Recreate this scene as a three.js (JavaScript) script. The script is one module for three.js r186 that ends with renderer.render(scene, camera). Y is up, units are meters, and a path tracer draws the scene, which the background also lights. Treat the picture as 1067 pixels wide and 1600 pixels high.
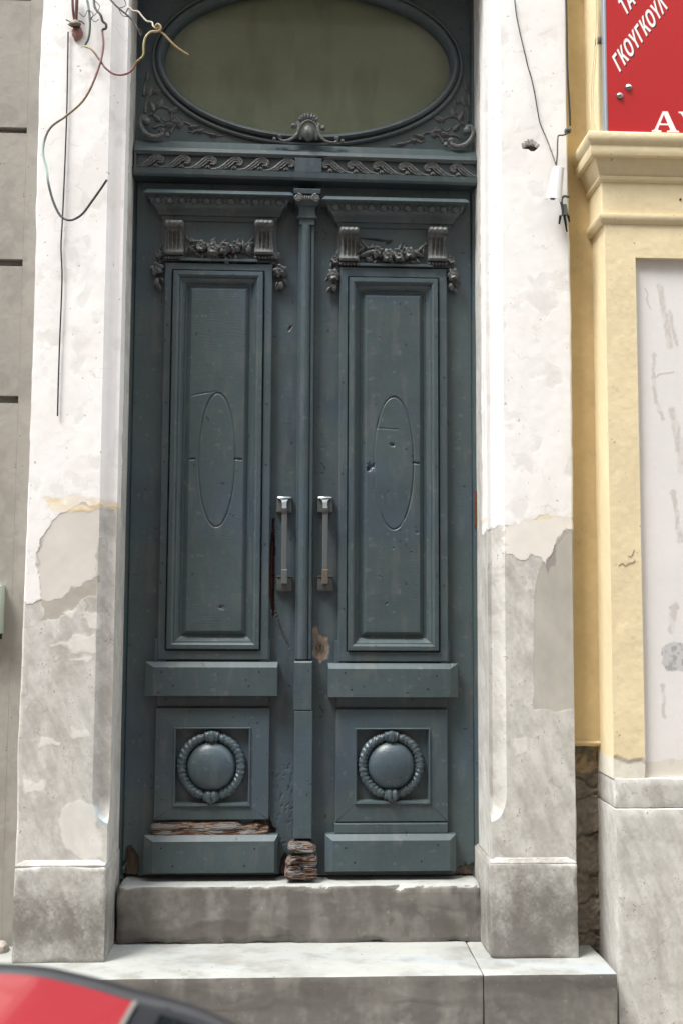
import * as THREE from 'three';
import { mergeGeometries, mergeVertices, toCreasedNormals } from 'three/addons/utils/BufferGeometryUtils.js';

// ---------------------------------------------------------------- camera
const V3 = (x, y, z) => new THREE.Vector3(x, y, z);
const FOCAL = 1690, CAMY = 1.75, CAMZ = 4.02;
const camera = new THREE.PerspectiveCamera(THREE.MathUtils.radToDeg(2 * Math.atan(800 / FOCAL)), 1067 / 1600, 0.05, 300);
camera.position.set(0, CAMY, CAMZ);
camera.rotation.order = 'YXZ';
camera.rotation.set(THREE.MathUtils.degToRad(5.04), THREE.MathUtils.degToRad(-2.68), THREE.MathUtils.degToRad(0.28));
camera.focus = 4.0;
camera.userData.fStop = 4.0;
camera.updateMatrixWorld();

const scene = new THREE.Scene();
const renderer = new THREE.WebGLRenderer({ antialias: true });
renderer.toneMapping = THREE.LinearToneMapping;
renderer.toneMappingExposure = 4.3;
renderer.shadowMap.enabled = true;

// ---------------------------------------------------------------- overcast sky and veiled sun
{
  const w = 64, h = 32, d = new Float32Array(w * h * 4);
  for (let j = 0; j < h; j++) for (let i = 0; i < w; i++) {
    const el = ((j + 0.5) / h - 0.5) * Math.PI, s = Math.sin(el);
    const l = s > 0 ? 0.5 + 0.5 * s : 0.25;
    d.set([l * 0.985, l, l * 1.03, 1], (j * w + i) * 4);
  }
  const t = new THREE.DataTexture(d, w, h, THREE.RGBAFormat, THREE.FloatType);
  t.mapping = THREE.EquirectangularReflectionMapping; t.magFilter = THREE.LinearFilter; t.minFilter = THREE.LinearFilter; t.needsUpdate = true;
  scene.background = t; scene.environment = t;
}
const sun = new THREE.DirectionalLight(0xfffaf3, 1.3);
sun.position.set(-4.6, 12, 3.3); sun.target.position.set(0, 1.5, 0); sun.castShadow = true; sun.shadow.radius = 34;
Object.assign(sun.shadow.camera, { left: -6, right: 6, top: 8, bottom: -6, near: 0.5, far: 40 });
sun.shadow.mapSize.set(2048, 2048);
scene.add(sun, sun.target);

// ---------------------------------------------------------------- helpers
let seed = 7;
const rnd = () => { seed = (seed * 1664525 + 1013904223) >>> 0; return seed / 4294967296; };
const lerp = (a, b, t) => a + (b - a) * t, clamp = (v, a = 0, b = 1) => Math.min(b, Math.max(a, v));
const sstep = (a, b, v) => { const t = clamp((v - a) / (b - a)); return t * t * (3 - 2 * t); };
const TAB = new Float32Array(65536); { let q = 12345; for (let i = 0; i < 65536; i++) { q = (Math.imul(q, 1664525) + 1013904223) >>> 0; let h = Math.imul(q ^ (q >>> 15), 2246822519); h ^= h >>> 13; TAB[i] = (h >>> 0) / 4294967296; } }
function vn(x, y, per = 0, s = 0) {            // value noise, repeating every `per` cells when per > 0
  const ix = Math.floor(x), iy = Math.floor(y); let fx = x - ix, fy = y - iy;
  fx = fx * fx * fx * (fx * (fx * 6 - 15) + 10); fy = fy * fy * fy * (fy * (fy * 6 - 15) + 10);
  let x0 = ix, x1 = ix + 1, y0 = iy, y1 = iy + 1;
  if (per) { x0 = ((x0 % per) + per) % per; x1 = ((x1 % per) + per) % per; y0 = ((y0 % per) + per) % per; y1 = ((y1 % per) + per) % per; }
  const k = Math.imul(s, 7919), r0 = Math.imul(y0, 40503) + k, r1 = Math.imul(y1, 40503) + k; x0 = Math.imul(x0, 257); x1 = Math.imul(x1, 257);
  const a = TAB[(x0 + r0) & 65535], b = TAB[(x1 + r0) & 65535], c = TAB[(x0 + r1) & 65535], d = TAB[(x1 + r1) & 65535];
  return a + (b - a) * fx + (c + (d - c) * fx - a - (b - a) * fx) * fy;
}
function fbm(x, y, o = 4, per = 0, s = 0) { let a = 0.5, t = 0, n = 0; for (let i = 0; i < o; i++) { t += a * vn(x, y, per, s + i); n += a; a *= 0.5; if (per) { x *= 2; y *= 2; per *= 2; } else { const q = x * 1.62 - y * 1.21; y = x * 1.21 + y * 1.62; x = q + 3.7; } } return t / n; }
// a photo pixel gives a direction; z says which upright plane it meets
const ORIGIN = camera.position.clone(), Q = camera.quaternion.clone();
function U(px, py, z) {
  const d = V3((px - 533.5) / FOCAL, -(py - 800) / FOCAL, -1).applyQuaternion(Q);
  const t = (z - CAMZ) / d.z; return { x: ORIGIN.x + d.x * t, y: ORIGIN.y + d.y * t };
}
function RX(l, r, t, b, z) { const m = (t + b) / 2, c = (l + r) / 2; return { x0: U(l, m, z).x, x1: U(r, m, z).x, y0: U(c, b, z).y, y1: U(c, t, z).y }; }
const grow = (r, d) => ({ x0: r.x0 - d, x1: r.x1 + d, y0: r.y0 - d, y1: r.y1 + d });
const mixR = (a, b, t) => ({ x0: lerp(a.x0, b.x0, t), x1: lerp(a.x1, b.x1, t), y0: lerp(a.y0, b.y0, t), y1: lerp(a.y1, b.y1, t) });

function boxUV(g) {                            // uv in metres, chosen by the way each face points
  if (g.index) g = g.toNonIndexed();
  const p = g.attributes.position, uv = new Float32Array(p.count * 2), a = V3(), b = V3(), c = V3();
  for (let i = 0; i < p.count; i += 3) {
    a.fromBufferAttribute(p, i); b.fromBufferAttribute(p, i + 1); c.fromBufferAttribute(p, i + 2);
    const n = b.clone().sub(a).cross(c.clone().sub(a)), nx = Math.abs(n.x), ny = Math.abs(n.y), nz = Math.abs(n.z);
    [a, b, c].forEach((q, k) => {
      const o = (i + k) * 2;
      if (nz >= nx * 0.9 && nz >= ny * 0.9) { uv[o] = q.x; uv[o + 1] = q.y; } else if (nx >= ny) { uv[o] = q.z + 0.37; uv[o + 1] = q.y; } else { uv[o] = q.x; uv[o + 1] = q.z + 0.53; }
    });
  }
  g.setAttribute('uv', new THREE.BufferAttribute(uv, 2)); return g;
}
function loft(rings, { close = true, cap0 = false, cap1 = false, crease = 0.6 } = {}) {
  const n = rings[0].length, pos = [], tri = (a, b, c) => pos.push(a.x, a.y, a.z, b.x, b.y, b.z, c.x, c.y, c.z);
  for (let i = 0; i + 1 < rings.length; i++) for (let j = 0; j < (close ? n : n - 1); j++) {
    const a = rings[i][j], b = rings[i][(j + 1) % n], c = rings[i + 1][(j + 1) % n], d = rings[i + 1][j];
    tri(a, b, c); tri(a, c, d);
  }
  const cap = (r, flip) => { const m = r.reduce((s, q) => s.add(q), V3()).divideScalar(n); for (let j = 0; j < n; j++) flip ? tri(m, r[(j + 1) % n], r[j]) : tri(m, r[j], r[(j + 1) % n]); };
  if (cap0) cap(rings[0], true); if (cap1) cap(rings[rings.length - 1], false);
  const g = new THREE.BufferGeometry(); g.setAttribute('position', new THREE.Float32BufferAttribute(pos, 3));
  return boxUV(toCreasedNormals(g, crease));
}
const rectRing = (r, z) => [V3(r.x0, r.y0, z), V3(r.x1, r.y0, z), V3(r.x1, r.y1, z), V3(r.x0, r.y1, z)];
const rectLoft = (steps, cap = true) => loft(steps.map(([r, z]) => rectRing(r, z)), { cap1: cap, crease: 0.5 });
// stacked mouldings that return at both ends: levels are [height, projection], bottom to top
function crown(x0, x1, zb, zf, levels, crease = 0.5) { return loft(levels.map(([y, e]) => [V3(x0 - e, y, zf + e), V3(x1 + e, y, zf + e), V3(x1 + e, y, zb), V3(x0 - e, y, zb)]), { cap0: true, cap1: true, crease }); }
// a profile of [y, z] run along x
const runX = (prof, x0, x1, crease = 0.5) => loft([prof.map(([y, z]) => V3(x0, y, z)), prof.map(([y, z]) => V3(x1, y, z))], { cap0: true, cap1: true, crease });
const runY = (prof, y0, y1, crease = 0.5) => loft([prof.map(([x, z]) => V3(x, y0, z)), prof.map(([x, z]) => V3(x, y1, z))], { cap0: true, cap1: true, crease });
function bar(x0, x1, y0, y1, z0, z1, c = 0.004) {   // a box with its front edges eased
  const r = { x0, x1, y0, y1 };
  return loft([[r, z0], [r, z1 - c], [grow(r, -c * 0.3), z1 - c * 0.3], [grow(r, -c), z1]].map(([q, z]) => rectRing(q, z)), { cap0: true, cap1: true, crease: 0.4 });
}
function roughBox(x0, x1, y0, y1, z0, z1, seg, r, amp, chip = 0, s = 3) {   // worn stone block: rounded, uneven edges
  const g = new THREE.BoxGeometry(x1 - x0, y1 - y0, z1 - z0, Math.max(2, Math.round((x1 - x0) / seg)), Math.max(2, Math.round((y1 - y0) / seg)), Math.max(2, Math.round((z1 - z0) / seg)));
  g.translate((x0 + x1) / 2, (y0 + y1) / 2, (z0 + z1) / 2);
  const p = g.attributes.position, q = V3(), c = V3();
  for (let i = 0; i < p.count; i++) {
    q.fromBufferAttribute(p, i);
    const rr = r + chip * Math.pow(fbm(q.x * 9 + q.z * 3, q.y * 9 + q.z * 5, 4, 0, s), 3) * 3;
    c.set(clamp(q.x, x0 + rr, x1 - rr), clamp(q.y, y0 + rr, y1 - rr), clamp(q.z, z0 + rr, z1 - rr));
    const d = q.clone().sub(c), l = d.length(); if (l > rr) q.copy(c).addScaledVector(d, rr / l);
    const n = (fbm(q.x * 7 + q.z * 4, q.y * 7 + q.z * 3, 3, 0, s + 5) - 0.5) * amp; q.z += n; q.y += n * 0.6;
    p.setXYZ(i, q.x, q.y, q.z);
  }
  return boxUV(toCreasedNormals(mergeVertices((g.deleteAttribute('normal'), g.deleteAttribute('uv'), g)), 0.9));
}
function sheet(x0, x1, y0, y1, seg, h, col, back) {   // an upright board whose face is h(x, y); its edges turn back to z = back
  const nx = Math.max(2, Math.round((x1 - x0) / seg)), ny = Math.max(2, Math.round((y1 - y0) / seg)), pos = [], uv = [], cl = [], ix = [], W = nx + 1;
  for (let j = 0; j <= ny; j++) for (let i = 0; i <= nx; i++) { const x = lerp(x0, x1, i / nx), y = lerp(y0, y1, j / ny); pos.push(x, y, h(x, y)); uv.push(x, y); if (col) cl.push(...col(x, y)); }
  for (let j = 0; j < ny; j++) for (let i = 0; i < nx; i++) { const a = j * W + i, b = a + 1, c = a + W, d = c + 1; ix.push(a, b, d, a, d, c); }
  if (back !== undefined) {                    // side walls on their own vertices, so that the arris stays sharp
    const side = (ids) => { const s0 = pos.length / 3; for (const k of ids) for (const z of [pos[k * 3 + 2], back]) { pos.push(pos[k * 3], pos[k * 3 + 1], z); uv.push(pos[k * 3] + (z - back), pos[k * 3 + 1] + (z - back)); if (col) cl.push(cl[k * 3], cl[k * 3 + 1], cl[k * 3 + 2]); } for (let i = 0; i + 1 < ids.length; i++) { const a = s0 + i * 2; ix.push(a, a + 1, a + 3, a, a + 3, a + 2); } };
    const R = (n, f) => Array.from({ length: n }, (_, i) => f(i));
    side(R(W, (i) => i)); side(R(ny + 1, (j) => j * W + nx)); side(R(W, (i) => ny * W + nx - i)); side(R(ny + 1, (j) => (ny - j) * W));
  }
  const g = new THREE.BufferGeometry(); g.setAttribute('position', new THREE.Float32BufferAttribute(pos, 3)); g.setAttribute('uv', new THREE.Float32BufferAttribute(uv, 2));
  if (col) g.setAttribute('color', new THREE.Float32BufferAttribute(cl, 3));
  g.setIndex(ix); g.computeVertexNormals(); return g;
}
function tube(pts, rad, { seg = 0, sides = 8, flat = 1, col } = {}) {   // a tapering tube through points; rad is a number or r(t)
  const cv = new THREE.CatmullRomCurve3(pts.map((p) => V3(...p)), false, 'centripetal'), n = seg || pts.length * 6, rings = [], cols = [];
  const R = typeof rad === 'number' ? () => rad : rad, up = V3(0, 0, 1);
  const ps = []; for (let i = 0; i <= n; i++) ps.push(cv.getPoint(i / n));
  for (let i = 0; i <= n; i++) {
    const t = ps[Math.min(n, i + 1)].clone().sub(ps[Math.max(0, i - 1)]).normalize();
    let a = up.clone().cross(t); if (a.length() < 1e-3) a.set(1, 0, 0); a.normalize(); const b = t.clone().cross(a), r = R(i / n), ring = [];
    for (let k = 0; k < sides; k++) { const w = k / sides * Math.PI * 2; const o = a.clone().multiplyScalar(Math.cos(w) * r).addScaledVector(b, Math.sin(w) * r); o.z *= flat; ring.push(ps[i].clone().add(o)); }
    rings.push(ring);
  }
  const g = loft(rings, { cap0: true, cap1: true, crease: 1.2 });
  if (col) {
    const c = []; const q = g.attributes.position, v = V3();
    for (let i = 0; i < q.count; i++) { v.fromBufferAttribute(q, i); let best = 0, bd = 9; for (let k = 0; k <= n; k++) { const d = ps[k].distanceToSquared(v); if (d < bd) { bd = d; best = k; } } c.push(...col(best / n)); }
    g.setAttribute('color', new THREE.Float32BufferAttribute(c, 3));
  }
  return g;
}
function blob(x, y, z, rx, ry, rz, bump = 0, freq = 60, s = 1, det = 14) {
  const g = new THREE.SphereGeometry(1, det, Math.round(det * 0.7)), p = g.attributes.position;
  for (let i = 0; i < p.count; i++) { const a = p.getX(i), b = p.getY(i), c = p.getZ(i), k = 1 + bump * (vn(a * freq * 0.05 + c * 3 + 9, b * freq * 0.05 + 4 + c, 0, s) - 0.5) * 2; p.setXYZ(i, x + a * rx * k, y + b * ry * k, z + c * rz * k); }
  return boxUV(toCreasedNormals(mergeVertices((g.deleteAttribute('normal'), g.deleteAttribute('uv'), g)), 1.0));
}
function blossom(x, y, z, r, s) {              // a carved flower: a domed heart with lobed petals
  const g = new THREE.SphereGeometry(1, 22, 14), p = g.attributes.position, ph = s * 1.3, n = 5 + (s % 2);
  for (let i = 0; i < p.count; i++) {
    const a = p.getX(i), b = p.getY(i), c = p.getZ(i), th = Math.atan2(b, a), e = Math.hypot(a, b);
    const k = (0.72 + 0.28 * Math.abs(Math.cos(th * n / 2 + ph))) * (1 - 0.25 * Math.exp(-Math.pow((e - 0.45) / 0.12, 2)));
    const w = 0.8 + 0.45 * vn(a * 3 + s * 7 + c, b * 3 + 5, 0, s); p.setXYZ(i, x + a * r * k * w, y + b * r * k * w, z + c * r * 0.9 * w * (0.8 + 0.2 * Math.cos(e * 9 + a * 2)));
  }
  return boxUV(toCreasedNormals(mergeVertices((g.deleteAttribute('normal'), g.deleteAttribute('uv'), g)), 0.8));
}
function leaf(x, y, z, ang, len, wid, lift = 0.006) {   // a small carved leaf with a rib
  const g = sheet(0, 1, -0.5, 0.5, 0.125, () => 0), p = g.attributes.position;
  for (let i = 0; i < p.count; i++) {
    const u = p.getX(i), v = p.getY(i) * 2, w = Math.sin(Math.PI * Math.pow(u, 0.75)) * wid * (1 + 0.18 * Math.cos(u * 22)), lx = u * len, ly = v * w;
    p.setXYZ(i, x + lx * Math.cos(ang) - ly * Math.sin(ang), y + lx * Math.sin(ang) + ly * Math.cos(ang), z + lift * (1 - v * v) * Math.sin(Math.PI * clamp(u + 0.12)) + lift * 0.5 * Math.exp(-v * v * 30));
  }
  g.computeVertexNormals(); return boxUV(g);
}
const fuse = (list) => mergeGeometries(list.map((g) => { const q = g.index ? g.toNonIndexed() : g; for (const k of Object.keys(q.attributes)) if (!['position', 'normal', 'uv'].includes(k)) q.deleteAttribute(k); return q; }));

// things, parts, labels
const taken = {};
const numbered = (n) => { const k = taken[n] = (taken[n] ?? -1) + 1; return k ? n + '_' + String(k).padStart(3, '0') : n; };
function thing(name, label, category, base = [0, 0, 0], group, kind) {
  const o = new THREE.Group(); o.name = numbered(name); o.position.set(...base); o.userData = { label, category };
  if (group) o.userData.group = group; if (kind) o.userData.kind = kind; scene.add(o); return o;
}
const worldBase = (o) => { const b = V3(); for (let q = o; q && q !== scene; q = q.parent) b.add(q.position); return b; };
function part(parent, name, g, m, label) {     // geometry is written in world metres and moved under its parent
  const b = worldBase(parent); g.translate(-b.x, -b.y, -b.z);
  const o = new THREE.Mesh(g, m); o.name = name; o.castShadow = o.receiveShadow = true; if (label) o.userData.label = label; parent.add(o); return o;
}
function solo(name, g, m, label, category, group, kind) {
  g.computeBoundingBox(); const c = g.boundingBox.getCenter(V3()); c.y = g.boundingBox.min.y; g.translate(-c.x, -c.y, -c.z);
  const o = new THREE.Mesh(g, m); o.name = numbered(name); o.position.copy(c); o.castShadow = o.receiveShadow = true;
  o.userData = { label, category }; if (group) o.userData.group = group; if (kind) o.userData.kind = kind; scene.add(o); return o;
}

// textures: fn gives linear colour at (u, v); wm x hm metres
const toS = (c) => Math.round(255 * clamp(c <= 0.0031308 ? c * 12.92 : 1.055 * Math.pow(Math.max(c, 0), 1 / 2.4) - 0.055));
function texture(w, h, fn, wm, hm, plain) {
  const d = new Uint8Array(w * h * 4);
  for (let j = 0; j < h; j++) for (let i = 0; i < w; i++) {
    const c = fn((i + 0.5) / w, (j + 0.5) / h), o = (j * w + i) * 4;
    if (plain) { const k = Math.round(255 * clamp(c)); d[o] = d[o + 1] = d[o + 2] = k; } else { d[o] = toS(c[0]); d[o + 1] = toS(c[1]); d[o + 2] = toS(c[2]); }
    d[o + 3] = 255;
  }
  const t = new THREE.DataTexture(d, w, h, THREE.RGBAFormat); t.magFilter = t.minFilter = THREE.LinearFilter;
  t.wrapS = t.wrapT = wm ? THREE.RepeatWrapping : THREE.ClampToEdgeWrapping; if (wm) t.repeat.set(1 / wm, 1 / hm);
  if (!plain) t.colorSpace = THREE.SRGBColorSpace; t.needsUpdate = true; return t;
}
const S = (r, g, b) => { const f = (v) => { v /= 255; return v <= 0.04045 ? v / 12.92 : Math.pow((v + 0.055) / 1.055, 2.4); }; return [f(r), f(g), f(b)]; };
const mix3 = (a, b, t) => [lerp(a[0], b[0], t), lerp(a[1], b[1], t), lerp(a[2], b[2], t)];
const mul3 = (a, k) => [a[0] * k, a[1] * k, a[2] * k];
const std = (o) => new THREE.MeshStandardMaterial(o);
const lin = (r, g, b) => new THREE.Color().setRGB(r, g, b);
// ---------------------------------------------------------------- materials
function twin(w, h, fn, wm, hm) {              // fn gives [colour, height]; returns a colour map and a bump map
  const cs = new Array(w * h); let k = 0;
  const map = texture(w, h, (u, v) => { const r = fn(u, v); cs[k++] = r[1]; return r[0]; }, wm, hm); k = 0;
  return { map, bumpMap: texture(w, h, () => cs[k++], wm, hm, true) };
}
const PAINT = [0.055, 0.080, 0.086];
const paintTex = twin(800, 800, (u, v) => {
  const cloud = fbm(u * 5, v * 5, 4, 5, 1), fine = fbm(u * 90, v * 60, 2, 0, 3), wv = fbm(u * 6, v * 6, 3, 6, 9);
  const ripple = Math.pow(0.5 + 0.5 * Math.sin((v * 150 + wv * 26 + Math.sin(u * 12.566) * 2) * 1), 1.5) * sstep(0.42, 0.62, fbm(u * 4, v * 4, 3, 4, 21));
  const grain = fbm(u * 16, v * 240, 2, 16, 33), spot = fbm(u * 40, v * 40, 3, 40, 44);
  const dust = fbm(u * 30, v * 7, 4, 0, 71); let c = mul3(PAINT, 0.78 + 0.42 * cloud + 0.12 * (fine - 0.5)); c = mix3(c, [0.115, 0.122, 0.12], sstep(0.5, 0.85, dust) * 0.35);
  c = mix3(c, [c[0] * 0.93, c[1] * 0.97, c[2] * 1.12], sstep(0.45, 0.65, fbm(u * 3, v * 3, 3, 3, 55)));
  if (spot > 0.76) c = mix3(c, [0.12, 0.135, 0.135], sstep(0.76, 0.84, spot) * 0.45);
  if (spot < 0.15) c = mul3(c, 0.55);
  return [c, 0.45 + 0.10 * (ripple - 0.4) + 0.12 * (grain - 0.5) + 0.16 * (fine - 0.5) + (spot < 0.15 ? -0.35 : 0)];
}, 0.9, 0.9);
const paint = std({ ...paintTex, bumpScale: 0.0016, roughness: 0.40, name: 'door_paint' });
const paintV = std({ ...paintTex, bumpScale: 0.0016, roughness: 0.40, vertexColors: true, name: 'door_paint_worn' });
const carveTex = twin(256, 256, (u, v) => { const a = fbm(u * 9, v * 9, 4, 9, 5), b = fbm(u * 30, v * 30, 3, 30, 6); return [mix3(mul3([0.078, 0.090, 0.093], 0.8 + 0.4 * a), [0.155, 0.15, 0.145], sstep(0.40, 0.66, b) * 0.6), b]; }, 0.25, 0.25);
const carve = std({ ...carveTex, bumpScale: 0.0012, roughness: 0.52, name: 'dusty_carved_paint' });
const rotTex = twin(512, 512, (u, v) => {
  const f = fbm(u * 5 + 2 * fbm(u * 3, v * 8, 2, 0, 4), v * 70 + 5 * fbm(u * 4, v * 4, 2, 4, 2), 3, 0, 8), p = fbm(u * 7 + f * 0.8, v * 40 + f * 2, 4, 0, 15);
  let c = mix3(S(40, 29, 24), S(122, 98, 76), sstep(0.3, 0.72, f)); c = mix3(c, S(105, 107, 110), sstep(0.48, 0.56, p) * 0.85); c = mix3(c, S(84, 40, 30), sstep(0.58, 0.7, fbm(u * 7, v * 9, 3, 0, 25)) * 0.7);
  return [c, f];
}, 0.3, 0.3);
const rot = std({ ...rotTex, bumpScale: 0.010, roughness: 0.95, name: 'rotten_wood' });
const nailM = std({ color: lin(0.012, 0.011, 0.011), roughness: 0.8, name: 'nail_iron' });
const chromeM = std({ color: lin(0.17, 0.195, 0.20), metalness: 0.8, roughness: 0.36, name: 'worn_chrome' });
const steelPaint = std({ color: lin(0.10, 0.115, 0.118), metalness: 0.25, roughness: 0.5, bumpMap: carveTex.bumpMap, bumpScale: 0.0006, name: 'painted_steel' });
const rustTex = twin(128, 128, (u, v) => { const a = fbm(u * 12, v * 12, 4, 12, 2); return [mix3(S(92, 88, 80), S(92, 74, 60), sstep(0.55, 0.72, a)), a]; }, 0.06, 0.06);
const rustM = std({ ...rustTex, bumpScale: 0.001, roughness: 0.8, metalness: 0.2, name: 'rusty_steel' });

// polygons on a plane, measured in photo pixels and turned into metres
const poly = (pts, z = 0.27) => pts.map(([x, y]) => { const p = U(x, y, z); return [p.x, p.y]; });
function sdf(pl, x, y) {
  let d = 1e9, s = 1;
  for (let i = 0, j = pl.length - 1; i < pl.length; j = i++) {
    const [ax, ay] = pl[i], [bx, by] = pl[j], ex = bx - ax, ey = by - ay, wx = x - ax, wy = y - ay, t = clamp((wx * ex + wy * ey) / (ex * ex + ey * ey));
    const qx = wx - ex * t, qy = wy - ey * t; d = Math.min(d, qx * qx + qy * qy);
    const c1 = y >= ay, c2 = y < by, c3 = ex * wy > ey * wx; if ((c1 && c2 && c3) || (!c1 && !c2 && !c3)) s = -s;
  }
  return s * Math.sqrt(d);
}
const mask = (pl, x, y, soft = 0.003) => sstep(soft, -soft, sdf(pl, x, y));
const WHITE = S(238, 238, 238), MARBLE = S(194, 193, 188);
function marbleAt(x, y, s) {
  const a = fbm(x * 6, y * 4, 5, 0, s), b = fbm(x * 34, y * 26, 4, 0, s + 3), st = fbm(x * 26, y * 2.2, 4, 0, s + 7), gr = fbm(x * 190, y * 170, 2, 0, s + 5);
  let c = mul3(MARBLE, 0.88 + 0.18 * a + 0.12 * (b - 0.5) + 0.10 * (gr - 0.5)); c = mix3(c, S(208, 207, 204), sstep(0.42, 0.75, a * 0.5 + b * 0.5) * 0.6);
  c = mix3(c, S(160, 157, 150), sstep(0.45, 0.8, st) * 0.35);
  const cr = Math.abs(fbm(x * 6 + 3, y * 4.2, 4, 0, s + 11) - 0.5); c = mix3(c, S(125, 121, 114), sstep(0.006, 0.001, cr) * 0.4 * sstep(0.5, 0.62, fbm(x * 9, y * 9, 2, 0, s + 12)));
  const wipe = fbm(x * 46 + y * 22, y * 7 - x * 9, 3, 0, s + 17); c = mix3(c, S(216, 216, 214), sstep(0.5, 0.85, wipe) * 0.35); c = mix3(c, S(150, 148, 143), sstep(0.5, 0.2, wipe) * 0.25);
  const sp = gr * 0.6 + b * 0.4; if (sp > 0.72) c = mix3(c, S(105, 102, 96), sstep(0.72, 0.8, sp) * 0.7);
  return [c, 0.3 + 0.10 * b + 0.06 * a + 0.05 * gr];
}
// soil: splashed dirt in ragged, grainy patches
const soil = (c, x, y, s, k) => { const g = fbm(x * 16, y * 16, 5, 0, s), f = fbm(x * 90, y * 90, 2, 0, s + 4); return mix3(c, S(122, 117, 109), k * sstep(0.34, 0.78, g * 0.7 + f * 0.3)); };

const yPx = (py, z = 0.27) => U(480, py, z).y;
const PIL = {};
{
  const mk = (side) => {
    const xI = U(side < 0 ? 168 : 768, 1310, 0.27).x, xO = U(side < 0 ? 45 : 893, 700, 0.27).x, xB = U(side < 0 ? 187.5 : 746, 1300, 0).x;
    return { side, xI, xO, xB, y0: yPx(1352, 0.29), y1: yPx(1240), ys: yPx(1284), top: 4.17 };
  };
  PIL.l = mk(-1); PIL.r = mk(1);
}
function whitewash(x, y, s) {
  const a = fbm(x * 7, y * 5, 4, 0, s), b = fbm(x * 60, y * 45, 3, 0, s + 2), d = fbm(x * 15, y * 12, 5, 0, s + 6), br = fbm(x * 30, y * 6, 3, 0, s + 21);
  let c = mul3(WHITE, 0.955 + 0.06 * a + 0.05 * (b - 0.5)); c = mix3(c, S(216, 212, 206), sstep(0.45, 0.8, a) * 0.3); c = mix3(c, S(190, 187, 184), sstep(0.60, 0.78, d) * 0.28);
  const k = fbm(x * 85, y * 85, 2, 0, s + 9); if (k > 0.92) c = mix3(c, S(110, 104, 100), 0.6);
  const cr = Math.abs(fbm(x * 5, y * 6, 4, 0, s + 15) - 0.5); c = mix3(c, S(178, 174, 168), sstep(0.0035, 0.001, cr) * sstep(0.52, 0.62, fbm(x * 7, y * 7, 2, 0, s + 16)) * 0.4);
  return [c, 0.72 + 0.09 * (b - 0.5) + 0.13 * (a - 0.5) + 0.08 * (br - 0.5) - sstep(0.60, 0.70, d) * 0.08];
}
const over = (base, top, k) => [mix3(base[0], top[0], k), lerp(base[1], top[1], k)];
const LP = {
  white: poly([[-40, -600], [260, -600], [240, 790], [160, 792], [128, 787], [98, 803], [82, 815], [62, 842], [58, 880], [64, 940], [-40, 942]]),
  ochre: poly([[66, 779], [110, 775], [240, 786], [240, 800], [150, 796], [120, 800], [84, 803]]),
  patch: poly([[84, 806], [122, 790], [153, 793], [154, 860], [150, 896], [128, 918], [104, 944], [64, 944], [58, 900], [66, 850]]),
  wet: poly([[64, 940], [100, 938], [118, 916], [152, 902], [152, 928], [122, 944], [98, 966], [68, 968]]),
  flakes: [[[130, 956], [152, 958], [152, 984], [134, 980]], [[82, 1006], [106, 1004], [118, 994], [150, 992], [150, 1022], [136, 1022], [108, 1012]], [[114, 1028], [140, 1026], [134, 1036]], [[96, 962], [118, 950], [116, 968]], [[88, 1286], [104, 1260], [126, 1252], [148, 1262], [152, 1290], [160, 1338], [130, 1346], [96, 1316]], [[34, 1222], [74, 1222], [70, 1238], [36, 1238]], [[60, 1155], [96, 1160], [92, 1168], [62, 1166]], [[112, 1140], [142, 1142], [140, 1150], [114, 1150]]].map((p) => poly(p)),
  blue: poly([[112, 1266], [150, 1258], [176, 1288], [172, 1300], [150, 1284], [128, 1270]]),
};
const RP = {
  white: poly([[700, -600], [960, -600], [960, 806], [893, 812], [840, 808], [800, 816], [770, 824], [700, 836]]),
  cream: poly([[788, 812], [895, 806], [896, 824], [884, 828], [876, 838], [868, 850], [860, 866], [852, 884], [846, 874], [832, 868], [818, 874], [790, 868]]),
  damp: poly([[833, 1108], [834, 940], [842, 890], [862, 860], [884, 832], [905, 828], [905, 1106], [870, 1112]]),
  damp2: poly([[846, 872], [862, 850], [872, 838], [866, 880], [854, 896]]),
  flakes: [[[800, 1160], [822, 1150], [826, 1172], [806, 1180]], [[818, 918], [832, 906], [834, 920], [820, 926]]].map((p) => poly(p)),
};
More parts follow.
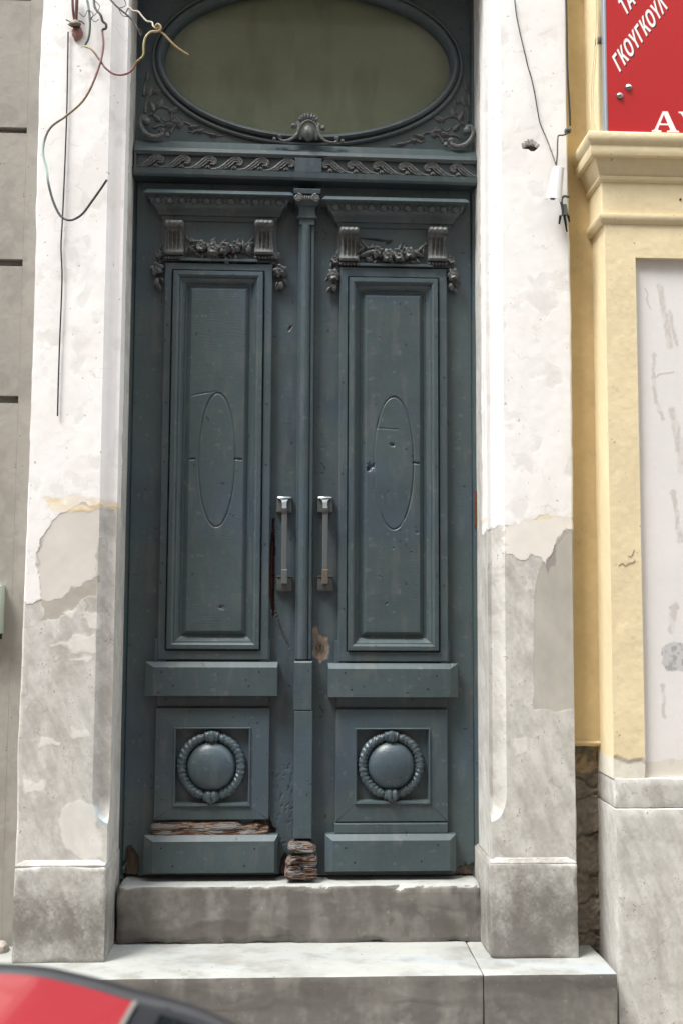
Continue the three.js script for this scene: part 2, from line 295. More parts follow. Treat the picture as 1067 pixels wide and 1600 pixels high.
function pillarTexture(P, right) {
  const Y0 = P.y0 - 0.02, Y1 = P.top + 0.02, X0 = right ? P.xI - 0.34 : P.xO - 0.05, X1 = right ? P.xO + 0.05 : P.xI + 0.34;
  const cy = yPx(1300), t = twin(448, 1536, (u, v) => {
    const x = lerp(X0, X1, u), y = lerp(Y0, Y1, v), wx = x + (fbm(x * 26, y * 26, 4, 0, 61) - 0.5) * 0.035, wy = y + (fbm(x * 26, y * 26, 4, 0, 62) - 0.5) * 0.035;
    let r = marbleAt(x, y, right ? 300 : 200); r[0] = soil(r[0], x, y, 77, 0.32);
    const L = right ? RP : LP;
    if (right) {
      r = over(r, [mul3(S(170, 168, 160), 0.84 + 0.32 * fbm(x * 18, y * 10, 4, 0, 91)), 0.26], mask(L.damp, x + (wx - x) * 0.25, y + (wy - y) * 0.35) * 0.85);
      r = over(r, [S(140, 135, 132), 0.24], mask(L.damp2, wx, wy) * 0.8);
    } else {
      r = over(r, [mul3(S(203, 199, 193), 0.92 + 0.16 * fbm(x * 14, y * 10, 4, 0, 93)), 0.38], mask(L.patch, wx, wy));
      r = over(r, [mul3(S(168, 164, 155), 0.85 + 0.3 * fbm(x * 30, y * 30, 3, 0, 94)), 0.26], mask(L.wet, wx, wy));
      r = over(r, [S(160, 176, 182), 0.4], mask(L.blue, wx, wy) * 0.6);
    }
    const fl = mask(L.flakes[0], wx, wy); let f = fl; for (const q of L.flakes) f = Math.max(f, mask(q, wx, wy, 0.006));
    f *= right ? 0.45 : 0.6;
    r = over(r, [S(221, 220, 215), 0.62], f);
    if (right) r = over(r, [mul3(S(226, 223, 216), 0.94 + 0.1 * fbm(x * 20, y * 20, 3, 0, 95)), 0.66], mask(L.cream, wx, wy));
    const w = mask(L.white, wx, wy);
    if (w > 0) r = over(r, whitewash(x, y, right ? 40 : 20), w);
    if (!right) r = over(r, [mix3(S(216, 190, 138), S(228, 214, 180), sstep(0.4, 0.6, fbm(x * 22, y * 60, 3, 0, 97))), 0.6], mask(L.ochre, x + (wx - x) * 0.5, wy, 0.006) * 0.7 * (0.5 + 0.5 * sstep(0.35, 0.6, fbm(x * 30, y * 60, 3, 0, 99))));
    else r = over(r, [S(222, 210, 172), 0.6], sstep(0.016, 0.004, Math.abs(wy - yPx(808))) * sstep(0.45, 0.6, fbm(x * 16, y * 30, 3, 0, 98)) * 0.6);
    return r;
  });
  return { mat: std({ ...t, bumpScale: 0.0045, roughness: 0.88, name: 'whitewashed_stone' }), X0, X1, Y0, Y1 };
}
// a tile of marble for plinths
const marbleTex = twin(768, 768, (u, v) => { const r = marbleAt(u * 1.2, v * 1.2, 410); r[0] = soil(r[0], u * 1.2, v * 1.2, 83, 0.35); return r; }, 1.2, 1.2);
marbleTex.map.offset.set(-0.86, 0); marbleTex.bumpMap.offset.set(-0.86, 0);
const marble = std({ ...marbleTex, bumpScale: 0.004, roughness: 0.72, name: 'weathered_marble' });
const plinthTex = twin(512, 768, (u, v) => {   // plinth blocks of the door surround: splashed with street dirt in ragged patches
  const x = u * 0.6, y = 0.5 + v * 0.55, r = marbleAt(x * 1.3 + 4, y * 1.3, 610), h = y - 0.58;
  let c = mul3(soil(r[0], x, y, 85, 0.5), 0.92);
  const g = fbm(x * 9, y * 7, 5, 0, 87) * 0.78 + fbm(x * 120, y * 120, 3, 0, 88) * 0.22; c = mix3(c, S(92, 88, 82), 0.8 * sstep(0.24, 0.80, g - (h - 0.13) * 1.1));
  return [c, r[1]];
}, 0.6, 0.55);
const plinthM = std({ ...plinthTex, bumpScale: 0.004, roughness: 0.75, name: 'soiled_marble' });
plinthTex.map.offset.set(0, -0.5 / 0.55); plinthTex.bumpMap.offset.set(0, -0.5 / 0.55);
// step stone: uv v < 1 is the riser, grime plus painted shade, v > 1 the worn tread
const stepTex = twin(1120, 800, (u, v) => {
  const x = u * 2.8 - 1.4, w = v * 2, y = w;
  const a = fbm(x * 5, y * 9, 5, 0, 501), b = fbm(x * 40, y * 40, 4, 0, 502), sp = fbm(x * 95, y * 95, 2, 0, 503);
  if (w > 1) {
    const vein = Math.abs(fbm(x * 1.2 - y * 0.7 + 3, (y * 5 - x * 1.0) * 2.2, 4, 0, 504) - 0.5);
    let c = mul3(S(160, 163, 160), 0.84 + 0.24 * a + 0.12 * (b - 0.5)); c = mix3(c, S(150, 158, 163), sstep(0.06, 0.0, vein) * 0.75);
    c = mix3(c, S(108, 105, 97), sstep(0.42, 0.80, fbm(x * 10, y * 16, 5, 0, 505) * 0.7 + b * 0.3) * 0.5); if (sp > 0.9) c = mix3(c, S(92, 88, 80), 0.6);
    return [c, 0.4 + 0.2 * b];
  }
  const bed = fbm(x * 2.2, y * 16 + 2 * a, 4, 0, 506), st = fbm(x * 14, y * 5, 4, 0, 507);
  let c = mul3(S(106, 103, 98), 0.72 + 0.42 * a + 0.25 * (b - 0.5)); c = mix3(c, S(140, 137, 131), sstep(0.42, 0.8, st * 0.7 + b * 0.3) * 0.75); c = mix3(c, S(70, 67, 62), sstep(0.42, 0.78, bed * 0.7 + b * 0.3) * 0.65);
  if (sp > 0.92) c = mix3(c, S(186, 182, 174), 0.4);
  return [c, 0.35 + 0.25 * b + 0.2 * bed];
}, 2.8, 2.0);
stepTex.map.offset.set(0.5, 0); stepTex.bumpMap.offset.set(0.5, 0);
const stepM = std({ ...stepTex, bumpScale: 0.004, roughness: 0.7, name: 'grimy_shaded_marble_step' });
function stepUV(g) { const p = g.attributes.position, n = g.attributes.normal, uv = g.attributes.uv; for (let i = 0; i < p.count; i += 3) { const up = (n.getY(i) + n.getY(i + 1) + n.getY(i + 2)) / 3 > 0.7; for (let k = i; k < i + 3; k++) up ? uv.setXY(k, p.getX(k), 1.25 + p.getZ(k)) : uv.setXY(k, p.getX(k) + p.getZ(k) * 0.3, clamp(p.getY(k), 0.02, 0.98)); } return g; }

const plasterTex = (col, s, dirt) => twin(512, 512, (u, v) => {
  const a = fbm(u * 5, v * 5, 5, 5, s), b = fbm(u * 48, v * 48, 3, 48, s + 2), d = fbm(u * 11, v * 9, 4, 11, s + 5), k = fbm(u * 80, v * 60, 2, 80, s + 7);
  let c = mul3(col, 0.90 + 0.16 * a + 0.1 * (b - 0.5)); c = mix3(c, mul3(col, 0.66), sstep(0.55, 0.72, d) * dirt); if (k > 0.92) c = mul3(c, 0.6);
  return [c, 0.5 + 0.3 * (b - 0.5) + 0.3 * (a - 0.5)];
}, 1, 1);
const ochre = std({ ...plasterTex(S(202, 180, 136), 700, 0.2), bumpScale: 0.003, roughness: 0.86, name: 'ochre_plaster_bounce_tone' });  // yellow plaster toned deeper than the cream for bounced light in the recess
const cream = std({ ...plasterTex(S(222, 207, 170), 720, 0.12), bumpScale: 0.003, roughness: 0.82, name: 'cream_plaster' });
const greyWall = std({ ...plasterTex(S(152, 149, 142), 740, 0.4), bumpScale: 0.003, roughness: 0.85, name: 'grey_render' });
const facadeM = std({ ...plasterTex(S(196, 190, 178), 760, 0.3), bumpScale: 0.003, roughness: 0.9, name: 'street_plaster' });
const opposM = std({ ...plasterTex(S(150, 146, 138), 780, 0.4), bumpScale: 0.003, roughness: 0.9, name: 'tan_plaster' });
const asphalt = std({ ...twin(512, 512, (u, v) => { const a = fbm(u * 90, v * 90, 3, 90, 3), b = fbm(u * 6, v * 6, 3, 6, 4); return [mul3([0.055, 0.055, 0.056], 0.6 + 0.5 * a + 0.4 * b), a]; }, 1.5, 1.5), bumpScale: 0.006, roughness: 0.95, name: 'asphalt' });
const paving = std({ ...twin(512, 512, (u, v) => { const a = fbm(u * 60, v * 60, 3, 60, 3), b = fbm(u * 5, v * 5, 4, 5, 4); return [mul3(S(150, 146, 138), 0.7 + 0.3 * a + 0.3 * b), a]; }, 1.2, 1.2), bumpScale: 0.004, roughness: 0.9, name: 'paving' });
const mortar = std({ ...plasterTex(S(128, 119, 105), 800, 0.6), bumpScale: 0.006, roughness: 1, name: 'old_mortar' });
const cable = (r, g, b) => std({ color: lin(...S(r, g, b)), roughness: 0.5, name: 'cable_sheath' });
const cableV = std({ vertexColors: true, roughness: 0.5, name: 'faded_cable_sheath' });
const blackCable = cable(38, 36, 38), creamCable = cable(205, 192, 150);
const glassM = new THREE.MeshPhysicalMaterial({ color: lin(0.86, 0.9, 0.84), transmission: 1, thickness: 0, roughness: 0.12, ior: 1.5, name: 'dusty_glass' });
const blindTex = twin(512, 256, (u, v) => { const a = fbm(u * 7, v * 5, 4, 0, 3), b = fbm(u * 50, v * 50, 3, 0, 4), d = fbm(u * 20, v * 3, 3, 0, 6); let c = mul3(S(138, 143, 126), 0.84 + 0.26 * a + 0.06 * (b - 0.5)); c = mix3(c, S(110, 114, 96), sstep(0.5, 0.85, d) * 0.4); return [c, b]; }, 1.2, 0.6);
const blindM = std({ ...blindTex, bumpScale: 0.001, roughness: 0.95, name: 'olive_board' });

// ---------------------------------------------------------------- ground
{
  const street = new THREE.PlaneGeometry(60, 40); street.rotateX(-Math.PI / 2); street.translate(0, 0, 0);
  solo('street', boxUV(street), asphalt, 'dark asphalt street in front of the door', 'street', null, 'structure');
  solo('pavement', roughBox(-14, 14, -0.1, 0.14, -0.6, 1.55, 0.4, 0.012, 0), paving, 'grey paved footway along the facade', 'pavement', null, 'structure');
}
// ---------------------------------------------------------------- door surround: two piers on plinths
const ySTEP = CAMY - 1.172;                    // tread of the marble step
function pier(P, right, name, label) {
  const tx = pillarTexture(P, right), dx = right ? -1 : 1, rows = [], C = 0.052, CZ = 0.034, ZF = 0.27;
  const o = thing(name, label, 'pillar', [(P.xO + P.xI) / 2, ySTEP, 0.1], 'pillars framing the door');
  const ys = []; for (let y = P.y0 - 0.006; y < P.top; y += 0.0075) ys.push(y); ys.push(P.top);
  const hole = U(right ? 829 : -500, 227, 0.27), pos = [], uv = [], ix = []; let W = 0;
  for (const y of ys) {
    const t = clamp((y - P.ys) / (P.y1 - P.ys)), c = Math.sqrt(Math.max(0, 1 - (1 - t) * (1 - t))), row = [];
    const xe = P.xI - dx * C * c - dx * 0.0005;
    row.push([P.xO, -0.02, -0.29], [P.xO, 0.13, -0.14], [P.xO, ZF - 0.006, -0.006]);
    const nf = 46; for (let i = 0; i <= nf; i++) { const e = i === 0 ? 0.005 : 0; row.push([lerp(P.xO + dx * e, xe, i / nf), ZF - (i === 0 ? 0.001 : 0), null]); }
    for (let k = 1; k <= 8; k++) { const q = k / 8, dip = Math.sin(Math.PI * q) * 0.011 * c - (k === 8 ? 0.002 * c : 0); row.push([xe + dx * (C * c + 0.0005) * q - dx * dip, ZF - CZ * c * Math.pow(q, 1.6) - (q > 0 && k < 8 ? 0.003 * c : 0) - dip * 0.8, null]); }
    for (let k = 1; k <= 5; k++) { const q = k / 5; row.push([lerp(P.xI, P.xB, q), lerp(ZF - CZ * c, -0.03, q), 'in']); }
    W = row.length;
    row.forEach(([x, z, f], i) => {
      const n = (fbm(x * 6 + z * 5, y * 3, 3, 0, 150) - 0.5) * 0.005 + (fbm(x * 40, y * 40, 2, 0, 151) - 0.5) * 0.0007; let zz = z + (i > 2 ? n : 0), xx = x;
      if (i <= 3) xx += (fbm(y * 3, 4, 4, 0, 160) - 0.5) * 0.022 - 0.0;
      if (f === 'in') xx += n * 0.5;
      if (right && f === null) { const a = (x - hole.x) / 0.03, b = (y - hole.y) / 0.017, w = a * a + b * b + (fbm(x * 60, y * 60, 3, 0, 9) - 0.5) * 1.6; if (w < 1) zz -= 0.03 * sstep(1, 0.6, w); }
      pos.push(xx, y, zz);
      const ux = f === 'in' ? P.xI + dx * (ZF - z) : typeof f === 'number' ? P.xO - dx * Math.min(-f, 0.045) : x;
      uv.push((ux - tx.X0) / (tx.X1 - tx.X0), (y - tx.Y0) / (tx.Y1 - tx.Y0));
    });
  }
  for (let j = 0; j + 1 < ys.length; j++) for (let i = 0; i + 1 < W; i++) { const a = j * W + i, b = a + 1, c = a + W, d = c + 1; right ? ix.push(a, d, b, a, c, d) : ix.push(a, b, d, a, d, c); }
  const g = new THREE.BufferGeometry(); g.setAttribute('position', new THREE.Float32BufferAttribute(pos, 3)); g.setAttribute('uv', new THREE.Float32BufferAttribute(uv, 2)); g.setIndex(ix);
  part(o, 'shaft', toCreasedNormals(g, 0.22), tx.mat);
  if (right) part(o, 'hole_shade', blob(hole.x + 0.002, hole.y - 0.004, 0.243, 0.022, 0.010, 0.008, 0.3, 50, 4), std({ color: lin(...S(74, 58, 52)), roughness: 1, name: 'hole_shade_tone' }), 'dark blob standing in for shade inside the plaster hole');  // dark blob added so the shallow hole reads as deep shade
  const b = right ? RX(765, 903, 1352, 1497, 0.30) : RX(20, 165, 1352, 1503, 0.30), yt = yPx(1352, 0.30);
  part(o, 'plinth', roughBox(b.x0, b.x1, ySTEP - 0.004, yt, -0.02, 0.30, 0.009, 0.0035, 0.0015, 0.012, right ? 21 : 22), plinthM);
  part(o, 'plinth_moulding', crown(b.x0 + 0.013, b.x1 - 0.013, -0.02, 0.287, [[yt - 0.006, 0.008], [yt + 0.002, 0.0095], [yt + 0.005, 0.008], [yt + 0.012, -0.010], [yt + 0.015, -0.013]]), plinthM);
  return o;
}
pier(PIL.l, false, 'door_pillar', 'white flaking door pillar with loose cables hanging down it, next to the grey wall');
pier(PIL.r, true, 'door_pillar', 'white flaking door pillar with a small hole in its plaster, next to the yellow wall');
{
  const o = thing('upper_facade', 'pale plaster facade over the tall doorway', 'facade', [0, 4, 0]);
  part(o, 'lintel', bar(PIL.l.xO - 0.02, PIL.r.xO + 0.02, 4.17, 4.8, -0.3, 0.272), facadeM);
  part(o, 'wall', bar(PIL.l.xO - 0.02, PIL.r.xO + 0.02, 4.8, 8.6, -0.3, 0.2), facadeM);
  part(o, 'cornice', crown(PIL.l.xO, PIL.r.xO, -0.2, 0.2, [[4.74, 0.03], [4.8, 0.06], [4.86, 0.09], [4.9, 0.1]]), facadeM);
  part(o, 'back_wall', bar(-4, 4, 0, 8.6, -0.62, -0.5), facadeM);
}
// ---------------------------------------------------------------- steps
{
  const zs = 0.115, t = RX(186, 748, 1384, 1472, zs), sx0 = t.x0 - 0.01, sx1 = t.x1 + 0.01;
  const o = thing('door_sill', 'worn grey marble sill under the double door with a rounded pale edge', 'sill', [0, ySTEP, 0]);
  const g = roughBox(sx0, sx1, ySTEP - 0.003, t.y1, -0.2, zs, 0.0075, 0.004, 0.003, 0.034, 31);
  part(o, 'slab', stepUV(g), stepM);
  const s = thing('marble_step', 'broad pale marble step with a grimy front painted darker as shade, across the doorway', 'step', [0, ySTEP - 0.22, 0.2], 'marble steps below the door');
  const xj = U(748, 1500, 0.38).x, xr = U(964, 1518, 0.46).x, xl = PIL.l.xO - 0.12;
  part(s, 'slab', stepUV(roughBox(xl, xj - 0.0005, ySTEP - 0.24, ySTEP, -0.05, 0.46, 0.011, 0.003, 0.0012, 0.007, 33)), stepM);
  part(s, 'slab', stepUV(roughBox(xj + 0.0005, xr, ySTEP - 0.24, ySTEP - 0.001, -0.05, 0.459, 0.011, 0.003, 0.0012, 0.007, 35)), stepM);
  const q = thing('marble_step', 'lower marble step rising from the pavement', 'step', [0, 0.1, 0.3], 'marble steps below the door');
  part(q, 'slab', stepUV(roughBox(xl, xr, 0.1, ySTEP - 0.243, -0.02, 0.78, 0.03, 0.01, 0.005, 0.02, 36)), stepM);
}
// ---------------------------------------------------------------- door frame, transom and lintel
const ySILL = RX(186, 748, 1384, 1472, 0.115).y1;
const spiral = (cx, cy, r0, r1, a0, turns, n, z, sx = 1) => { const o = []; for (let i = 0; i <= n; i++) { const t = i / n, a = a0 + turns * Math.PI * 2 * t, r = lerp(r0, r1, t); o.push([cx + sx * Math.cos(a) * r, cy + Math.sin(a) * r, z]); } return o; };
{
  const o = thing('door_frame', 'dark green grey wooden door frame with carved lintel and oval transom window', 'door frame', [0.04, ySILL, 0]);
  const jl = RX(189, 204, 300, 1375, 0.012), jr = RX(736, 748, 300, 1375, 0.012), TOP = 4.17;
  const jamb = (x0, x1, s) => { const w = x1 - x0; const p = s > 0 ? [[x0 - 0.03, -0.09], [x1, -0.09], [x1, -0.012], [x1 - w * 0.3, 0.002], [x1 - w * 0.35, 0.016], [x0 - 0.03, 0.02]] : [[x1 + 0.03, 0.02], [x0 + w * 0.35, 0.016], [x0 + w * 0.3, 0.002], [x0, -0.012], [x0, -0.09], [x1 + 0.03, -0.09]]; return runY(p, ySILL - 0.002, TOP - 0.004); };
  part(o, 'jamb', jamb(jl.x0, jl.x1, 1), paint); part(o, 'jamb', jamb(jr.x0, jr.x1, -1), paint);
  const jamR = RX(741, 748, 767, 822, 0.02); part(o, 'bare_wood_patch', bar(jamR.x0, jamR.x1, jamR.y0, jamR.y1, 0.0, 0.0225, 0.001), std({ color: lin(...S(96, 54, 38)), roughness: 0.9, name: 'bare_red_wood' }), 'bare reddish wood where paint came off');
  // lintel, sagging a little towards the yellow building
  const L = new THREE.Group(); L.name = 'lintel'; const c = U(478, 240, 0.06);
  L.position.set(c.x - 0.04, c.y - ySILL, 0); L.rotation.z = -0.0072; o.add(L);
  const X0 = U(211, 240, 0.05).x, X1 = U(746, 246, 0.05).x;
  const y = (py) => U(478, py, 0.06).y;
  const lpart = (par, n, g, m, l) => { g.translate(-c.x, -c.y, 0); const k = new THREE.Mesh(g, m); k.name = n; k.castShadow = k.receiveShadow = true; if (l) k.userData.label = l; par.add(k); return k; };
  lpart(L, 'rail', runX([[y(282), -0.08], [y(282), 0.062], [y(279), 0.070], [y(271), 0.072], [y(271), 0.072], [y(269.8), 0.060], [y(269.4), 0.052], [y(248.6), 0.052], [y(248.2), 0.062], [y(246), 0.064], [y(244), 0.070], [y(238), 0.066], [y(236), 0.060], [y(224), 0.042], [y(222), 0.030], [y(222), -0.08]], X0, X1, 0.35), paint);
  const cb = RX(461, 503, 247, 271, 0.06); lpart(L, 'centre_block', bar(cb.x0, cb.x1, y(270.4), y(247.6), 0.03, 0.0665, 0.002), paint);
  const eL = X0, eR = X1; lpart(L, 'end_block', bar(eL, eL + 0.008, y(270.4), y(247.6), 0.03, 0.064, 0.002), paint); lpart(L, 'end_block', bar(eR - 0.006, eR, y(270.4), y(247.6), 0.03, 0.064, 0.002), paint);
  const yc = (y(248.6) + y(269.4)) / 2, hh = (y(248.6) - y(269.4)) / 2 * 0.98;
  for (const [a, b, s] of [[X0 + 0.010, cb.x0 - 0.003, 1], [cb.x1 + 0.003, X1 - 0.008, -1]]) {
    const n = 6, w = (b - a) / n;
    for (let i = 0; i < n; i++) {
      const x0 = s > 0 ? a + w * i : b - w * i, f = (u, v) => [x0 + s * w * u, yc + hh * v, 0.055];
      const ts = [];
      for (const [d, r] of [[0, 0.0052], [0.16, 0.0044], [0.32, 0.0036]]) {
        const pts = [f(-0.18 + d, -0.9), f(0.12 + d * 0.9, -0.72 + d * 0.2), f(0.42 + d * 0.6, 0.15 - d * 0.9), f(0.62 + d * 0.35, 0.82 - d * 1.5), f(0.85, 0.92 - d * 2.0), f(1.0 - d * 0.45, 0.45 - d * 0.6), f(0.95 - d * 0.2, -0.15 + d * 0.5), f(0.8 - d * 0.02, -0.12 + d * 0.2)];
        ts.push(tube(pts, (t) => r * (0.75 + 0.5 * Math.sin(Math.PI * t)), { sides: 7, seg: 26, flat: 1.2 }));
      }
      ts.push(leaf(...f(0.62, -0.95), s > 0 ? 1.1 : Math.PI - 1.1, 0.022, 0.006, 0.006), leaf(...f(0.75, -0.95), s > 0 ? 1.6 : Math.PI - 1.6, 0.018, 0.005, 0.006), blob(...f(0.84, 0.3), 0.006, 0.006, 0.005, 0.2, 60, i));
      lpart(L, 'wave_scroll', fuse(ts), carve);
    }
  }
  // split timber along the rail
  lpart(L, 'split', tube([[U(492, 246, 0.07).x, U(492, 244.5, 0.07).y, 0.064], [U(503, 245, 0.07).x, U(503, 244, 0.07).y, 0.066], [U(520, 245, 0.07).x, U(520, 242.5, 0.07).y, 0.068]], (t) => 0.0035 * Math.sin(Math.PI * clamp(t + 0.05)) + 0.0004, { sides: 6 }), nailM);
  // transom board with an oval opening
  const e0 = U(257, 94, 0.01), e1 = U(704, 98, 0.01), eb = U(480, 209, 0.01), cx = (e0.x + e1.x) / 2, a = (e1.x - e0.x) / 2, cy = (e0.y + e1.y) / 2, b = cy - eb.y;
  const ell = (off, z, n = 120) => { const r = []; for (let i = 0; i < n; i++) { const t = -i / n * Math.PI * 2, nx = Math.cos(t) / a, ny = Math.sin(t) / b, l = Math.hypot(nx, ny); r.push(V3(cx + a * Math.cos(t) + off * nx / l, cy + b * Math.sin(t) + off * ny / l, z)); } return r; };
  const sh = new THREE.Shape(); const yT = TOP - 0.01, yB = y(224); sh.moveTo(jl.x1 - 0.01, yB); sh.lineTo(jr.x0 + 0.01, yB); sh.lineTo(jr.x0 + 0.01, yT); sh.lineTo(jl.x1 - 0.01, yT); sh.closePath();
  const hole = new THREE.Path(); ell(0.012, 0, 90).forEach((p, i) => i ? hole.lineTo(p.x, p.y) : hole.moveTo(p.x, p.y)); sh.holes.push(hole);
  const bd = new THREE.ExtrudeGeometry(sh, { depth: 0.04, bevelEnabled: false }); bd.translate(0, 0, -0.04);
  const tr = part(o, 'transom_board', boxUV(bd), paint);
  part(o, 'oval_moulding', loft([[0.052, 0.0], [0.050, 0.010], [0.044, 0.014], [0.036, 0.012], [0.034, 0.004], [0.031, 0.004], [0.028, 0.020], [0.020, 0.026], [0.011, 0.024], [0.004, 0.012], [0, 0.004], [0.0, -0.03]].map(([q, z]) => ell(q, z)), { crease: 0.5 }), paint);
  const gl = new THREE.ShapeGeometry(new THREE.Shape(ell(0.010, 0).map((p) => new THREE.Vector2(p.x, p.y)).reverse())); gl.translate(0, 0, -0.012); part(o, 'window_pane', boxUV(gl), glassM);
  part(o, 'backing_board', bar(cx - a - 0.03, cx + a + 0.03, yB - 0.02, yT, -0.075, -0.055), blindM, 'olive board close behind the oval pane');
  // rosette over the lintel
  const K = (px, py, z) => { const p = U(px, py, z); return [p.x, p.y, z]; }, car = [];
  const cart = part(o, 'cartouche', fuse([blob(...K(482, 208, 0.075), 0.023, 0.031, 0.024, 0.03, 30, 3, 20), tube([...K(470, 215, 0.07)].length ? [K(470, 218, 0.072), K(468, 205, 0.074), K(472, 194, 0.076), K(482, 189, 0.078), K(492, 194, 0.076), K(496, 205, 0.074), K(494, 219, 0.072)] : [], 0.0055, { seg: 30 })]), carve);
  for (const s of [-1, 1]) {
    const M = (dx, py, z) => K(482 + s * dx, py + (s > 0 ? 2 : -1), z);
    part(cart, 'scroll', fuse([tube([M(17, 192, 0.075), M(15, 200, 0.078), M(18, 211, 0.078), M(28, 219, 0.076), M(40, 221, 0.074), M(46, 217, 0.072)], (t) => 0.0075 - 0.003 * t, { seg: 30 }), blob(...M(23, 198, 0.078), 0.011, 0.011, 0.011, 0.1, 40, 5), blob(...M(44, 214, 0.072), 0.009, 0.009, 0.009, 0.1, 40, 6), blob(...M(53, 218.5, 0.07), 0.0075, 0.0075, 0.007, 0.1, 40, 7)]), carve);
  }
  for (let k = 0; k < 7; k++) { const t = (k / 6 - 0.5) * 2.3; part(cart, 'shell_rib', tube([K(482 + Math.sin(t) * 10, 193 - Math.cos(t) * 3, 0.06), K(482 + Math.sin(t) * 13.5, 190 - Math.cos(t) * 8, 0.064), K(482 + Math.sin(t) * 14.5, 190 - Math.cos(t) * 11, 0.056)], (u) => 0.0045 + 0.0035 * u, { sides: 7 }), carve); }
  // corner scrolls and low leafwork in the spandrels
  for (const s of [-1, 1]) {
    const M = (dx, py, z) => K(s < 0 ? 217 + dx : 741 - dx, py + (s < 0 ? 0 : 15), z);
    const sc = part(o, 'corner_scroll', fuse([tube([M(14, 186, 0.05), M(7, 184, 0.05), M(3, 191, 0.05), M(5, 201, 0.052), M(13, 210, 0.054), M(26, 214, 0.054), M(36, 210, 0.052), M(37, 203, 0.05)], (t) => 0.0115 - 0.003 * t, { seg: 40 }), blob(...M(12, 190, 0.05), 0.016, 0.015, 0.016, 0.12, 40, 8), blob(...M(37, 205, 0.05), 0.014, 0.012, 0.013, 0.18, 50, 9), blob(...M(45, 211, 0.048), 0.009, 0.010, 0.009, 0.15, 50, 10)]), carve);
    const st = [];
    for (const pts of [[[18, 180], [30, 168], [46, 170], [52, 182], [44, 190], [36, 184]], [[50, 208], [58, 196], [72, 192], [84, 198], [86, 206], [78, 206]], [[84, 208], [94, 204], [106, 208], [118, 213], [132, 212]], [[10, 176], [12, 158], [22, 142], [32, 146], [30, 156]], [[8, 150], [10, 130], [18, 112]], [[24, 200], [36, 196], [46, 204]]]) st.push(tube(pts.map(([x, yy]) => M(x, yy, 0.0)), (t) => 0.006 - 0.003 * t, { flat: 0.9, seg: 26 }));
    for (const [x, yy, an, l, w] of [[30, 170, 1.2, 0.06, 0.016], [46, 176, 0.5, 0.07, 0.017], [50, 190, -0.1, 0.06, 0.016], [24, 176, 1.9, 0.06, 0.016], [60, 200, 0.8, 0.05, 0.013], [78, 200, 0.2, 0.05, 0.013], [92, 208, 0.6, 0.04, 0.011], [108, 210, -0.1, 0.05, 0.01], [14, 152, 1.2, 0.06, 0.014], [22, 146, 0.4, 0.05, 0.013], [12, 128, 1.4, 0.06, 0.012], [34, 190, 2.4, 0.05, 0.014], [40, 198, 0.4, 0.06, 0.015], [64, 194, 2.0, 0.04, 0.011]]) { const p = M(x, yy, 0.002); st.push(leaf(p[0], p[1], p[2], s < 0 ? an : Math.PI - an, l * 0.85, w * 0.8, 0.006)); }
    part(tr, 'leaf_relief', fuse(st), carve);
  }
}

// ---------------------------------------------------------------- door leaves
const woodTint = [1.9, 1.0, 0.66], redTint = [1.9, 0.5, 0.36];
function handle(parent, px, rusty) {
  const K = (x, y, z) => { const p = U(x, y, z); return V3(p.x, p.y, z); }, R = (a, b, t, d) => RX(px + a, px + b, t, d, 0.03);
  const h = new THREE.Group(); h.name = 'pull_handle'; const b = K(px, 850, 0); h.position.set(b.x - parent.position.x, b.y - parent.position.y, 0); parent.add(h);
  const top = R(-12, 12, 776, 800), bot = R(-12, 12, 900, 924), x = (top.x0 + top.x1) / 2;
  part(h, 'top_plate', rectLoft([[top, 0], [top, 0.014], [grow(top, -0.003), 0.017]]), steelPaint);
  // moulded cap whose foot curves out to carry the bar
  const y1 = top.y1 + 0.001, w = 0.0265; const prof = [[0, 1.0, 0.022], [0.006, 0.98, 0.026], [0.010, 0.72, 0.024], [0.016, 0.42, 0.026], [0.028, 0.36, 0.040], [0.040, 0.36, 0.052], [0.046, 0.42, 0.058], [0.058, 0.44, 0.058], [0.068, 0.40, 0.054], [0.070, 0.30, 0.046]];
  part(h, 'top_cap', loft(prof.map(([d, k, z]) => [V3(x - w * k, y1 - d, 0.012), V3(x - w * k, y1 - d, z - 0.003), V3(x - w * k * 0.85, y1 - d, z), V3(x + w * k * 0.85, y1 - d, z), V3(x + w * k, y1 - d, z - 0.003), V3(x + w * k, y1 - d, 0.012)]).reverse(), { cap0: true, cap1: true, crease: 0.6 }), chromeM);
  const br = R(-4.3, 4.3, 803, 897); part(h, 'grip_bar', bar(br.x0, br.x1, br.y0, br.y1, 0.042, 0.054, 0.003), steelPaint);
  part(h, 'bottom_plate', rectLoft([[bot, 0], [bot, 0.012], [{ x0: bot.x0, x1: bot.x1, y0: bot.y0 + 0.004, y1: bot.y1 - 0.002 }, 0.018], [{ x0: bot.x0 + 0.002, x1: bot.x1 - 0.002, y0: bot.y0 + 0.02, y1: bot.y1 - 0.006 }, 0.022]]), steelPaint);
  const bt = R(-5, 5, 890, 913); part(h, 'bottom_catch', rectLoft([[bt, 0.01], [bt, 0.055], [grow(bt, -0.003), 0.059]]), rusty ? rustM : steelPaint);
  const pin = R(-12, 12, 899.5, 901.5); part(h, 'pin', bar(pin.x0, pin.x1, pin.y0, pin.y1, 0.018, 0.026, 0.001), chromeM);
}
